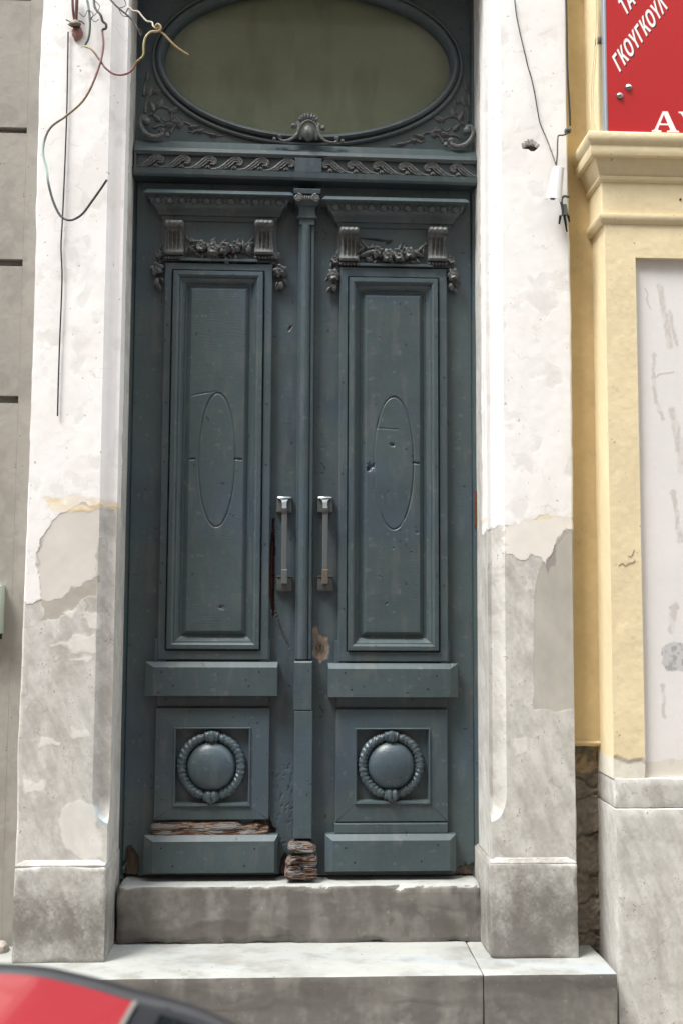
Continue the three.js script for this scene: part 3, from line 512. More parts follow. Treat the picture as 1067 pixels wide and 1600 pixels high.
function leafDoor(D) {
  const lf = RX(D.leaf[0], D.leaf[1], D.leaf[2], D.leaf[3], 0), mid = (lf.x0 + lf.x1) / 2;
  const o = thing('door_leaf', D.label, 'door', [mid, ySILL, 0], 'leaves of the double door');
  const K = (x, y, z = 0.03) => { const p = U(x, y, z); return [p.x, p.y, z]; };
  part(o, 'core', bar(lf.x0 + 0.002, lf.x1 - 0.002, lf.y0 + 0.012, lf.y1, -0.055, -0.03, 0.002), rot);
  // face: stiles and rails with their cracks and rotten feet
  const ck = D.cracks.map(([pts, w, d]) => [pts.map(([x, y]) => { const p = U(x, y, 0); return [p.x, p.y]; }), w, d]);
  const rots = D.rots.map(([pts, d, tan]) => [poly(pts, 0), d, tan]); const tanAt = (x, y) => rots.some(([pl, , tn]) => tn && sdf(pl, x, y) < 0.02);
  const segd = (x, y, pts) => { let best = 9, bt = 0; for (let i = 0; i + 1 < pts.length; i++) { const [ax, ay] = pts[i], [bx, by] = pts[i + 1], ex = bx - ax, ey = by - ay, t = clamp(((x - ax) * ex + (y - ay) * ey) / (ex * ex + ey * ey)), d = Math.hypot(x - ax - ex * t, y - ay - ey * t); if (d < best) { best = d; bt = (i + t) / (pts.length - 1); } } return [best, bt]; };
  const wear = (x, y) => {
    let h = 0, m = 0;
    for (const [pts, w, d] of ck) { const [q, t] = segd(x, y, pts), ww = w * Math.sin(Math.PI * clamp(t, 0.06, 0.94)); if (q < ww * 1.6) { const k = sstep(ww * 1.3, ww * 0.6, q + (vn(x * 300, y * 120, 0, 3) - 0.5) * ww * 0.5); h = Math.min(h, -d * k); m = Math.max(m, k); } }
    let r = 0; for (const [pl, d] of rots) { const q = sdf(pl, x, y) + (fbm(x * 70, y * 40, 3, 0, 12) - 0.5) * 0.03; if (q < 0.004) { const k = sstep(0.003, -0.004, q); h = Math.min(h, -d * k * (0.6 + 0.6 * fbm(x * 160, y * 30, 3, 0, 14))); r = Math.max(r, k); } }
    const cz = D.craze ? mask(D.craze, x, y, 0.03) : 0; if (cz > 0) { const c = Math.abs(fbm(x * 130, y * 16, 3, 0, 19) - 0.5); h -= cz * 0.0035 * sstep(0.05, 0.0, c); }
    h += (fbm(x * 5, y * 3, 3, 0, 23) - 0.5) * 0.003;
    return [h, m, r];
  };
  let last; part(o, 'leaf_board', sheet(lf.x0, lf.x1, lf.y0, lf.y1, 0.0038, (x, y) => (last = wear(x, y))[0], (x, y) => { const [, m, r] = last; let c = [1, 1, 1]; if (m > 0) c = mix3(c, redTint, m); if (r > 0) c = mix3(c, tanAt(x, y) ? mul3([4.4, 2.4, 1.6], 0.55 + 0.7 * fbm(x * 90, y * 60, 3, 0, 32)) : mul3(woodTint, 0.5 + 0.9 * fbm(x * 120, y * 25, 3, 0, 31)), r); return c; }, -0.03), paintV);

  // tall framed panel
  const A = RX(...D.frame, 0.028), B = RX(...D.groove, 0.03), C = RX(...D.field, 0.02), b5 = grow(B, -0.005);
  part(o, 'panel_frame', rectLoft([[A, -0.003], [A, 0.024], [grow(A, -0.003), 0.027], [grow(B, 0.0025), 0.027], [grow(B, 0.0005), 0.024], [B, 0.006]], false), paint);
  part(o, 'panel_moulding', rectLoft([[grow(B, -0.0015), 0.004], [grow(B, -0.003), 0.030], [grow(B, -0.006), 0.036], [mixR(b5, C, 0.22), 0.037], [mixR(b5, C, 0.32), 0.033], [mixR(b5, C, 0.36), 0.026], [mixR(b5, C, 0.40), 0.026], [mixR(b5, C, 0.52), 0.017], [mixR(b5, C, 0.62), 0.008], [mixR(b5, C, 0.66), 0.006], [grow(C, 0.017), 0.006], [grow(C, 0.001), 0.0205], [C, 0.0212]], false), paint);
  const foot = (x0, x1) => bar(x0, x1, A.y0 - 0.006, A.y0 + 0.075, 0, 0.0235, 0.002);
  part(o, 'frame_foot', foot(A.x0 - 0.011, A.x0 + 0.03), paint); part(o, 'frame_foot', foot(A.x1 - 0.03, A.x1 + 0.004), paint);
  const oc = U(D.oval[0], D.oval[1], 0.02), oa = U(D.oval[0] + D.oval[2], D.oval[1], 0.02).x - oc.x, ob = oc.y - U(D.oval[0], D.oval[1] + D.oval[3], 0.02).y;
  const dents = D.dents.map(([x, y, r, d]) => { const p = U(x, y, 0.02); return [p.x, p.y, r, d]; }), scr = D.scratches.map(([x0, y0, x1, y1, w, d]) => [[U(x0, y0, 0.02), U(x1, y1, 0.02)].map((p) => [p.x, p.y]), w, d]);
  const fieldH = (x, y) => {
    const ex = (x - oc.x) / oa, ey = (y - oc.y) / ob, r = Math.hypot(ex, ey), gx = ex / oa, gy = ey / ob, dist = Math.abs(r - 1) * r / Math.max(1e-6, Math.hypot(gx, gy));
    const keep = D.ovalKeep ? 0.25 + 0.75 * sstep(0.42, 0.55, fbm(Math.atan2(ey, ex) * 2 + 11, 3, 2, 0, 6)) : 1;
    let h = 0.0212 - 0.0042 * keep * sstep(0.0042, 0.0004, dist); h += (fbm(x * 9, y * 4, 3, 0, 27) - 0.5) * 0.0022;
    const rp = fbm(x * 7, y * 5, 3, 0, 29); h += 0.00016 * Math.sin(y * 620 + rp * 42 + (D.ovalKeep ? x * 260 : x * 60)) * sstep(0.42, 0.6, fbm(x * 6 + 3, y * 5, 3, 0, 28));
    for (const [cx, cy, rr, d] of dents) { const q = Math.hypot(x - cx, y - cy) + (fbm(x * 120, y * 120, 2, 0, 5) - 0.5) * rr; if (q < rr) h -= d * sstep(rr, rr * 0.4, q); }
    for (const [pts, w, d] of scr) { const [q] = segd(x, y, pts); if (q < w) h -= d * sstep(w, w * 0.3, q); }
    return h;
  };
  part(o, 'panel_field', sheet(C.x0, C.x1, C.y0, C.y1, 0.0023, fieldH), paint);

  // cornice with egg and dart, frieze, consoles, garland
  const cr = D.cornice, y = (py) => U((cr.l + cr.r) / 2, py, 0.06).y, xb0 = U(cr.bl, cr.t + 40, 0.03).x, xb1 = U(cr.br, cr.t + 40, 0.03).x;
  const yTop = U((cr.l + cr.r) / 2, cr.t, 0.095).y, yBot = y(cr.t + 44), H = yTop - yBot, E = 0.062;
  const cn = part(o, 'cornice', crown(xb0, xb1, -0.03, 0.022, [[yBot - 0.006, 0], [yBot, 0.002], [yBot + H * 0.10, 0.006], [yBot + H * 0.12, 0.013], [yBot + H * 0.28, 0.017], [yBot + H * 0.45, 0.030], [yBot + H * 0.50, 0.036], [yBot + H * 0.52, 0.040], [yBot + H * 0.74, 0.048], [yBot + H * 0.77, E - 0.004], [yBot + H * 0.79, E + 0.002], [yBot + H * 0.82, E + 0.003], [yTop - 0.002, E - 0.008], [yTop, E - 0.012]]), paint);
  const ne = 11, ex0 = xb0 - 0.036, ex1 = xb1 + 0.036;
  for (let i = 0; i < ne; i++) part(cn, 'egg', blob(lerp(ex0, ex1, (i + 0.5) / ne), yBot + H * 0.61, 0.064, 0.0150, 0.0165, 0.0105, 0.03, 20, i, 12), paint);
  const dts = []; for (let i = 0; i <= ne; i++) { const x = lerp(ex0, ex1, i / ne); dts.push(leaf(x, yBot + H * 0.72, 0.066, -Math.PI / 2, 0.026, 0.004, 0.008)); if (i < ne) for (const s of [-1, 1]) dts.push(tube([[x + (ex1 - ex0) / ne * (0.5 + s * 0.34), yBot + H * 0.72, 0.07], [x + (ex1 - ex0) / ne * (0.5 + s * 0.36), yBot + H * 0.60, 0.068], [x + (ex1 - ex0) / ne * (0.5 + s * 0.16), yBot + H * 0.50, 0.064]], 0.0022, { sides: 5, seg: 8 })); }
  part(cn, 'dart_row', fuse(dts), carve);
  const fr = RX(D.frieze[0], D.frieze[1], D.frieze[2], D.frieze[3], 0.014);
  part(o, 'frieze_board', bar(fr.x0, fr.x1, fr.y0 - 0.004, yBot + 0.002, -0.005, 0.017, 0.002), paint);
  part(o, 'frieze_ledge', runX([[fr.y0 - 0.006, 0.0], [fr.y0 - 0.006, 0.036], [fr.y0 + 0.002, 0.036], [fr.y0 + 0.008, 0.024], [fr.y0 + 0.012, 0.016], [fr.y0 + 0.012, 0.0]], fr.x0 + 0.07, fr.x1 - 0.07), paint);
  for (const [l, r] of D.consoles) {
    const q = RX(l, r, D.conY[0], D.conY[1], 0.05), w = q.x1 - q.x0, hh = q.y1 - q.y0, zf = (t) => t > 0.8 ? 0.058 + 0.008 * Math.sin((t - 0.8) / 0.2 * Math.PI) : 0.046 - 0.010 * Math.sin((t / 0.8) * Math.PI * 0.9) + (t < 0.12 ? 0.008 * Math.sin(t / 0.12 * Math.PI) : 0);
    const g = sheet(q.x0, q.x1, q.y0, q.y1, 0.0022, (x, yy) => { const u = (x - q.x0) / w, t = (yy - q.y0) / hh; return zf(t) + (t > 0.12 && t < 0.8 ? -0.011 * Math.pow(Math.abs(Math.sin(u * Math.PI * 5)), 0.8) * sstep(0.12, 0.2, t) * sstep(0.8, 0.7, t) : t >= 0.8 ? 0.004 * Math.abs(Math.sin(u * Math.PI * 4)) : 0) - 0.01 * Math.pow(Math.abs(u - 0.5) * 2, 10); }, null, 0);
    const cs = part(o, 'console', g, carve);
    part(cs, 'bead_row', fuse([0, 1, 2, 3, 4, 5].map((k) => blob(q.x0 + w * (k + 0.5) / 6, q.y0 - 0.010, 0.03, w / 12, 0.005, 0.009, 0, 1, 1, 9)).concat([bar(q.x0 - 0.002, q.x1 + 0.002, q.y0 - 0.007, q.y0 - 0.003, 0, 0.032, 0.001)])), carve);
  }
  const gl = [], G = D.garland, gz = 0.022;
  for (const s of [0, 1]) { const a = K(G.ends[s][0], G.ends[s][1], gz), m = K(...G.mids[s], gz), e = K(...(s ? G.flowers[3] : G.flowers[0]), gz); for (const dy of [0, 0.007]) gl.push(tube([[a[0], a[1] + dy, gz], [m[0], m[1] - dy * 0.6, gz + 0.004], [e[0], e[1], gz]], 0.0032, { sides: 6, seg: 14 })); }
  const gx0 = K(...G.flowers[0])[0], gx1 = K(...G.flowers[3])[0], gy = (K(...G.flowers[0])[1] + K(...G.flowers[2])[1]) / 2;
  for (let i = 0; i < 46; i++) { const t = rnd(), x = lerp(gx0 - 0.055, gx1 + 0.055, t), sag = -0.018 * Math.sin(Math.PI * t); gl.push(leaf(x, gy + sag + (rnd() - 0.5) * 0.045 + 0.006, 0.018 + rnd() * 0.008, rnd() * 6.28, 0.030 + rnd() * 0.024, 0.008 + rnd() * 0.004, 0.010)); }
  const gar = part(o, 'garland', fuse(gl), carve);
  G.flowers.forEach(([px, py], i) => part(gar, 'blossom', blossom(...K(px, py, 0.034), [0.023, 0.028, 0.026, 0.023][i], i + D.seed), carve));
  for (const [pts, s] of D.drops) {
    const [p0, p1, p2] = pts.map(([a, b]) => K(a, b, 0.016)), g = [tube([K(s[0], s[1], 0.012), [lerp(K(s[0], s[1])[0], p0[0], 0.7), lerp(K(s[0], s[1])[1], p0[1], 0.5), 0.014], p0], 0.0035, { sides: 6 })];
    for (let i = 0; i < 14; i++) { const t = rnd(); g.push(leaf(lerp(p0[0], p2[0], t) + (rnd() - 0.5) * 0.03, lerp(p0[1], p2[1], t) + (rnd() - 0.5) * 0.02, 0.012, -1.57 + (rnd() - 0.5) * 3, 0.024 + rnd() * 0.016, 0.008, 0.01)); }
    g.push(blob(...p2, 0.010, 0.015, 0.010, 0.25, 50, 4));
    const dr = part(o, 'fruit_drop', fuse(g), carve); part(dr, 'blossom', blossom(p0[0], p0[1], 0.024, 0.017, D.seed + 2), carve); part(dr, 'blossom', blossom(p1[0], p1[1], 0.026, 0.024, D.seed + 3), carve);
  }

  // the two bevelled weather boards
  const wb = (q, n) => {
    const r = RX(...q.r, 0.05), c = q.c;
    const g = loft([[r, 0], [r, q.z - 0.018], [{ x0: r.x0 + c[0], x1: r.x1 - c[1], y0: r.y0 + c[3], y1: r.y1 - c[2] }, q.z], ].map(([k, z]) => rectRing(k, z)), { cap1: true, crease: 0.2 });
    const w = part(o, 'weather_board', g, paint);
    for (const [x, yy] of q.nails) { const p = U(x, yy, q.z), k = new THREE.CylinderGeometry(0.0034, 0.0034, 0.004, 9); k.rotateX(Math.PI / 2); k.translate(p.x, p.y, q.z - 0.0012); part(w, 'nail', boxUV(k), nailM); }
  };
  D.boards.forEach(wb);
  // lower square panel with wreath
  const f2 = RX(...D.fillet, 0.012); part(o, 'fillet', bar(f2.x0, f2.x1, f2.y0, f2.y1 + 0.02, -0.002, 0.010, 0.002), paint);
  const P = RX(...D.lower, 0.02), Sq = RX(...D.square, 0.012);
  part(o, 'lower_frame', rectLoft([[P, -0.003], [P, 0.018], [grow(P, -0.002), 0.021], [{ x0: Sq.x0 - 0.010, x1: Sq.x1 + 0.010, y0: Sq.y0 - 0.016, y1: Sq.y1 + 0.008 }, 0.024], [{ x0: Sq.x0 - 0.007, x1: Sq.x1 + 0.007, y0: Sq.y0 - 0.012, y1: Sq.y1 + 0.005 }, 0.030], [{ x0: Sq.x0 - 0.003, x1: Sq.x1 + 0.003, y0: Sq.y0 - 0.004, y1: Sq.y1 + 0.002 }, 0.028], [Sq, 0.004], [grow(Sq, -0.01), 0.004]]), paint);
  for (const s of [-1, 1]) { const x = s < 0 ? P.x0 + 0.004 : P.x1 - 0.004, xs = s < 0 ? Sq.x0 - 0.012 : Sq.x1 + 0.012; part(o, 'mitre_joint', tube([[x, P.y0 + 0.003, 0.0205], [lerp(x, xs, 0.5), lerp(P.y0, Sq.y0 - 0.016, 0.5), 0.0215], [xs, Sq.y0 - 0.019, 0.0232]], (t) => 0.0016 - 0.0008 * t, { sides: 6 }), nailM); }
  const wc = U(D.wreath[0], D.wreath[1], 0.02), Ro = 0.123 * D.wreath[2], rt = 0.0185;
  {
    const g = new THREE.TorusGeometry(Ro - rt, rt, 30, 260), p = g.attributes.position, n = g.attributes.normal;
    for (let i = 0; i < p.count; i++) {
      const x = p.getX(i), yy = p.getY(i), z = p.getZ(i), th = Math.atan2(yy, x), r = Math.hypot(x, yy), a = Math.atan2(z, r - (Ro - rt)), up = Math.abs(Math.abs(th) - Math.PI / 2) < 0.24 ? 1 : 0;
      const lf2 = Math.abs(Math.sin(th * 19 + Math.abs(a - 1.57) * 1.5 * (yy > 0 ? 1 : -1))), bead = Math.exp(-Math.pow((a - 1.57) / 0.5, 2)) * Math.pow(Math.abs(Math.cos(th * 19)), 2);
      const band = Math.abs(Math.abs(Math.abs(th) - Math.PI / 2) - 0.25) < 0.04 ? -0.35 : 0, d = up ? 0.003 + 0.002 * Math.abs(Math.sin(th * 22)) : -0.0042 * Math.pow(1 - lf2, 1.5) + 0.0035 * bead + 0.003 * (vn(th * 30, a * 6, 0, 8) - 0.5);
      const k = d + band * 0.01; p.setXYZ(i, x + n.getX(i) * k, yy + n.getY(i) * k, z * 1.0 + n.getZ(i) * k);
    }
    g.translate(wc.x, wc.y, 0.012); const m = toCreasedNormals(mergeVertices((g.deleteAttribute('normal'), g.deleteAttribute('uv'), g), 1e-5), 1.0); const w = part(o, 'wreath', boxUV(m), paint);
    part(w, 'tie', fuse([blob(wc.x, wc.y + Ro - rt, 0.034, 0.013, 0.021, 0.009, 0.1, 30, 2), blob(wc.x - 0.008, wc.y - Ro + rt, 0.034, 0.011, 0.02, 0.010, 0.15, 30, 3), blob(wc.x + 0.011, wc.y - Ro + rt, 0.034, 0.011, 0.02, 0.010, 0.15, 30, 4), blob(wc.x + 0.001, wc.y - Ro + 0.004, 0.03, 0.007, 0.012, 0.008, 0.1, 30, 6)]), paint);
  }
  {
    const R = 0.0875 * D.wreath[2], g = new THREE.SphereGeometry(1, 80, 40, 0, Math.PI * 2, 0, Math.PI / 2); g.rotateX(Math.PI / 2); const p = g.attributes.position;
    for (let i = 0; i < p.count; i++) { const x = p.getX(i), yy = p.getY(i), z = p.getZ(i), ck2 = Math.abs(fbm((D.crackX ? x * 9 : x * 2) + 40, (D.crackX ? yy * 1.4 : yy * 7), 3, 0, D.seed + 60) - 0.5), k = 1 - 0.035 * sstep(0.03, 0.0, ck2) * sstep(0.4, 0.55, fbm(x * 3 + 7, yy * 3 + 8, 2, 0, 3)); p.setXYZ(i, wc.x + x * R, wc.y + yy * R, 0.006 + z * 0.052 * k); }
    part(o, 'boss', boxUV(toCreasedNormals(mergeVertices((g.deleteAttribute('normal'), g.deleteAttribute('uv'), g), 1e-5), 1.2)), paint);
  }
  const st = RX(...D.strip.r, 0.03);
  part(o, D.strip.rotten ? 'rotten_strip' : 'bottom_strip', D.strip.rotten ? (() => { const g = roughBox(st.x0, st.x1, st.y0, st.y1, 0, 0.032, 0.004, 0.004, 0.03, 0.05, 44); return g; })() : bar(st.x0, st.x1, st.y0, st.y1, 0, 0.03, 0.004), D.strip.rotten ? rot : paint, D.strip.rotten ? 'splintered brown strip of bare rotten wood' : undefined);
  for (const [x, yy] of D.holes) { const p = U(x, yy, 0.027), k = new THREE.CylinderGeometry(0.0032, 0.0032, 0.006, 8); k.rotateX(Math.PI / 2); k.translate(p.x, p.y, 0.0255); part(o, 'nail', boxUV(k), nailM); }
  for (const [pts, z] of D.splits) part(o, 'split', tube(pts.map(([x, yy]) => K(x, yy, z)), (t) => 0.0008 + 0.0042 * Math.pow(Math.sin(Math.PI * clamp(t + 0.1, 0, 1)), 2), { sides: 6, flat: 0.5 }), nailM);
  handle(o, D.handle, D.rusty);
  return o;
}
const leftLeaf = leafDoor({
  label: 'dark green grey door leaf with the fluted centre post and a rotten wooden foot', seed: 1, leaf: [204, 463.5, 288, 1367],
  frame: [252, 423, 411, 1031], groove: [264, 410, 422, 1016], field: [296, 380, 453, 985], oval: [339, 718, 28.5, 105], ovalKeep: false,
  dents: [[347, 948, 0.012, 0.002], [344, 950, 0.006, 0.004]], scratches: [[296.5, 717, 304, 717, 0.005, 0.005], [368, 717, 377, 718, 0.005, 0.005], [301, 618, 322, 614, 0.0035, 0.0016], [322, 614, 338, 612, 0.0035, 0.0012]],
  cracks: [[[[427, 812], [426, 850], [424.5, 890], [424.5, 930], [427, 962]], 0.0095, 0.026], [[[427, 940], [436, 975], [446, 1000], [454, 1014]], 0.0022, 0.006], [[[412, 1262], [418, 1280], [424, 1300], [432, 1330]], 0.006, 0.02], [[[456, 508], [452, 516]], 0.0035, 0.006]],
  rots: [[[[196, 1326], [206, 1322], [216, 1344], [216, 1372], [196, 1372]], 0.024], [[[394, 1252], [410, 1266], [428, 1296], [432, 1310], [396, 1300], [402, 1280]], 0.015], [[[434, 1356], [446, 1330], [450, 1380], [434, 1380]], 0.02]],
  craze: poly([[420, 1200], [462, 1190], [462, 1375], [420, 1375]], 0),
  cornice: { l: 229, r: 455, bl: 254, br: 432, t: 294 }, frieze: [254, 432, 340, 408], consoles: [[257, 287], [398, 428]], conY: [345, 396],
  garland: { ends: [[291, 371], [396, 372]], mids: [[301, 378], [386, 381]], flowers: [[316, 385], [334, 389], [351, 388.5], [368, 386]] },
  drops: [[[[249, 399], [246, 421], [245, 440]], [257, 372]], [[[433, 402], [438, 424], [439, 446]], [428, 374]]],
  boards: [{ r: [226, 434, 1034.5, 1088], z: 0.052, c: [0.032, 0.002, 0.019, 0.002], nails: [[253, 1050], [405, 1050], [271, 1071.5], [389, 1072]] }, { r: [224, 434, 1306, 1366], z: 0.056, c: [0.034, 0.012, 0.019, 0.006], nails: [[252, 1325.5], [398, 1326], [270, 1353.5], [382, 1353]] }],
  fillet: [246, 420, 1089, 1104], lower: [242, 421, 1106, 1281], square: [276, 388, 1139, 1253], wreath: [330.4, 1197.5, 1.02], crackX: true,
  strip: { r: [236, 421, 1287, 1314], rotten: true }, splits: [], holes: [[260, 629], [257, 722], [417, 631], [416, 726], [262, 508], [414, 850], [254, 880]], handle: 444.5, rusty: false,
});
const rightLeaf = leafDoor({
  label: 'dark green grey door leaf with bare wood round its keyhole and a rusty pull handle', seed: 4, leaf: [489, 737, 288, 1367],
  frame: [529.5, 699, 418, 1034], groove: [543, 686, 433, 1018.5], field: [572, 655, 464, 987], oval: [615, 723, 31, 104], ovalKeep: true,
  dents: [[578, 730, 0.019, 0.006], [575, 732, 0.01, 0.006], [612, 695, 0.010, 0.006], [604, 943, 0.005, 0.003], [614, 857, 0.005, 0.003], [652, 832, 0.008, 0.002]], scratches: [[645, 723, 655, 724, 0.005, 0.005], [590, 669, 622, 671, 0.003, 0.0016]],
  cracks: [[[[532, 948], [538, 954], [550, 952]], 0.004, 0.01]],
  rots: [[[[712, 1354], [744, 1352], [744, 1374], [712, 1374]], 0.012], [[[488, 988], [494, 978], [500, 988], [512, 993], [516, 1012], [512, 1028], [500, 1034], [489, 1024]], 0.0022, true]],
  cornice: { l: 506, r: 727, bl: 529, br: 703, t: 305 }, frieze: [528, 703, 350, 416], consoles: [[531, 561], [669, 699]], conY: [356, 406],
  garland: { ends: [[565, 379], [666, 381]], mids: [[575, 387], [656, 389]], flowers: [[589, 394], [606, 399], [622, 399], [639, 395]] },
  drops: [[[[524, 408], [521, 431], [522, 450]], [531, 384]], [[[704, 408], [707, 430], [704, 448]], [699, 384]]],
  boards: [{ r: [512.5, 716, 1037, 1090], z: 0.052, c: [0.002, 0.032, 0.019, 0.002], nails: [[539, 1051.5], [682, 1056], [549, 1077.5], [668, 1077]] }, { r: [508, 712.5, 1304.5, 1363], z: 0.056, c: [0.026, 0.024, 0.019, 0.006], nails: [[540, 1325], [684, 1320], [554, 1348], [658, 1346]] }],
  fillet: [526, 698, 1091, 1106], lower: [524.5, 699, 1108, 1284], square: [558, 667.5, 1140, 1249], wreath: [611, 1196, 1.0], crackX: false,
  strip: { r: [523, 699, 1286.5, 1303], rotten: false }, splits: [[[[580, 338], [592, 343], [606, 347], [624, 350]], 0.034], [[[562, 372], [585, 374], [604, 376], [614, 375]], 0.018], [[[602, 381], [608, 377], [615, 375]], 0.020]], holes: [[536, 597], [535, 740], [693, 590], [693, 915], [537, 951]], handle: 508, rusty: true,
});
{ // centre post on the left leaf
  const o = leftLeaf, K = (x, y, z) => { const p = U(x, y, z); return [p.x, p.y, z]; };
  const a = RX(464, 489.5, 350, 1030, 0.04), w = a.x1 - a.x0, x = (f) => a.x0 + w * f;
  part(o, 'centre_post', runY([[x(0), 0], [x(1), 0], [x(1), 0.030], [x(0.93), 0.034], [x(0.80), 0.034], [x(0.76), 0.030], [x(0.72), 0.038], [x(0.6), 0.046], [x(0.45), 0.049], [x(0.3), 0.047], [x(0.16), 0.040], [x(0.12), 0.033], [x(0.05), 0.033], [x(0), 0.028]].reverse(), a.y0, a.y1, 0.4), paint);
  const b = RX(459.5, 488, 1033, 1109, 0.05), c = RX(459.5, 488, 1110.5, 1311, 0.05);
  part(o, 'post_base', rectLoft([[b, 0], [b, 0.046], [{ x0: b.x0 + 0.002, x1: b.x1 - 0.002, y0: b.y0, y1: b.y1 - 0.006 }, 0.050]]), paint);
  part(o, 'post_base', bar(c.x0, c.x1, c.y0, c.y1, 0, 0.049, 0.003), paint);
  const cap = RX(467, 492, 297, 349, 0.05), H = cap.y1 - cap.y0, cx = (cap.x0 + cap.x1) / 2;
  const cp = part(o, 'capital', crown(cap.x0 + 0.004, cap.x1 - 0.002, 0, 0.042, [[cap.y0 - 0.002, 0.002], [cap.y0 + H * 0.16, 0.002], [cap.y0 + H * 0.17, 0.009], [cap.y0 + H * 0.22, 0.010], [cap.y0 + H * 0.23, 0.003], [cap.y0 + H * 0.52, 0.004], [cap.y0 + H * 0.56, 0.014], [cap.y0 + H * 0.66, 0.018], [cap.y0 + H * 0.80, 0.018], [cap.y0 + H * 0.84, 0.014], [cap.y0 + H * 0.86, 0.022], [cap.y0 + H * 0.98, 0.024], [cap.y0 + H, 0.022]]), paint);
  for (const s of [-1, 1]) part(cp, 'volute', fuse([tube(spiral(cx + s * 0.034, cap.y0 + H * 0.72, 0.016, 0.004, Math.PI / 2, s * 1.6, 20, 0.066), 0.004, { sides: 6, seg: 50 }), blob(cx + s * 0.034, cap.y0 + H * 0.72, 0.060, 0.015, 0.015, 0.010, 0.05, 20, 3)]), carve);
  for (let k = -2; k <= 2; k++) part(cp, 'egg', blob(cx + k * 0.0085, cap.y0 + H * 0.72, 0.062, 0.0035, 0.011, 0.005, 0, 1, 1, 9), carve);
  const f = RX(445, 496, 1317, 1377, 0.09);
  const ys = [0, 0.33, 0.70, 1].map((t) => lerp(f.y0, f.y1, t)); const ft = new THREE.Group(); ft.name = 'rotten_foot'; ft.userData.label = 'splintered brown wooden block at the foot of the post'; ft.position.set(cx - o.position.x, f.y0 - o.position.y, 0); o.add(ft);
  for (let k = 0; k < 3; k++) part(ft, 'timber_layer', roughBox(f.x0 + (k === 2 ? 0.006 : 0) + 0.002 * k, f.x1 - (k === 2 ? 0.004 : 0), ys[k] + 0.002, ys[k + 1] - 0.003, 0, 0.088 - 0.004 * k, 0.0045, 0.006, 0.016, 0.025, 50 + k), rot);
  { const sp = []; for (let i = 0; i < 22; i++) { const yy = lerp(f.y0 + 0.01, f.y1 - 0.005, rnd()), xx = lerp(f.x0, f.x1 - 0.05, rnd()), l = 0.03 + rnd() * 0.05, z = 0.086 - 0.004 * rnd(); sp.push(tube([[xx, yy, z], [xx + l * 0.5, yy + (rnd() - 0.5) * 0.006, z + 0.003], [Math.min(xx + l, f.x1 + 0.004), yy + (rnd() - 0.5) * 0.008, z - 0.001]], (t) => 0.0008 + 0.0022 * Math.sin(Math.PI * clamp(t, 0.02, 0.98)), { sides: 5, seg: 8 })); } part(ft, 'splinters', fuse(sp), rot); }
  const n = K(471, 1354, 0.088), h = new THREE.CylinderGeometry(0.006, 0.006, 0.02, 10); h.rotateX(Math.PI / 2); h.translate(n[0], n[1], 0.082); part(ft, 'nail', boxUV(h), nailM);
}
{ // keyhole on the right leaf
  const p = U(500.5, 1010, 0), o = rightLeaf;
  const es = new THREE.CylinderGeometry(0.011, 0.012, 0.006, 20); es.rotateX(Math.PI / 2); es.scale(1, 1.8, 1); es.translate(p.x, p.y, 0.001); part(o, 'keyhole_plate', boxUV(es), rustM);
  const kh = fuse([boxUV(new THREE.CylinderGeometry(0.0042, 0.0042, 0.003, 12).rotateX(Math.PI / 2).translate(p.x, p.y + 0.004, 0.0035)), bar(p.x - 0.0022, p.x + 0.0022, p.y - 0.012, p.y + 0.004, 0.001, 0.005, 0.0004)]); part(o, 'keyhole', kh, nailM);
}
// ---------------------------------------------------------------- grey building beside the door
{
  const o = thing('grey_building', 'grey rendered building with deep horizontal joints beside the white pillar', 'building', [-1.6, 0.1, 0]);
  const Z = 0.12, xs = U(36, 410, Z).x, x1 = PIL.l.xO + 0.02, rows = [[199, 208], [405, 416], [618.5, 630]].map(([a, b]) => [U(20, b, Z).y, U(20, a, Z).y]).reverse();
  part(o, 'wall', bar(-5, x1, 0.1, 9.2, -0.3, Z - 0.035), greyWall);
  part(o, 'corner_strip', bar(xs, x1, 0.1, 9.2, Z - 0.034, Z, 0.001), greyWall);
  let y = 0.1; for (const [a, b] of [...rows, [rows[2][1] + 0.49, rows[2][1] + 0.512], [9.2, 9.2]]) { part(o, 'stone_course', bar(-5, xs + 0.0005, y, a, Z - 0.034, Z + 0.0004, 0.0008), greyWall); y = b; }
  const b = RX(-60, 1.5, 914, 990, 0.17); const e = thing('meter_box', 'pale mint green metal meter box on the grey wall', 'box', [b.x0, b.y0, Z]);
  const mint = std({ color: lin(...S(178, 192, 178)), roughness: 0.5, name: 'mint_enamel' });
  part(e, 'case', bar(b.x0, b.x1, b.y0, b.y1, Z, 0.17, 0.005), mint); part(e, 'door', bar(b.x0 + 0.008, b.x1 - 0.008, b.y0 + 0.01, b.y1 - 0.01, 0.169, 0.174, 0.003), mint);
  const cc = U(3, 992, 0.15); part(e, 'cable_gland', boxUV(new THREE.CylinderGeometry(0.006, 0.006, 0.02, 10).translate(cc.x - 0.004, b.y0 - 0.009, 0.15)), nailM);
  const rb = U(4, 1492, 0.2); solo('stone_chip', roughBox(rb.x - 0.06, rb.x + 0.012, ySTEP - 0.002, ySTEP + 0.03, 0.13, 0.2, 0.008, 0.012, 0.02, 0.03, 71), std({ color: lin(...S(165, 158, 150)), roughness: 0.9, name: 'pink_stone' }), 'small pinkish broken stone at the foot of the grey wall', 'stone');
}
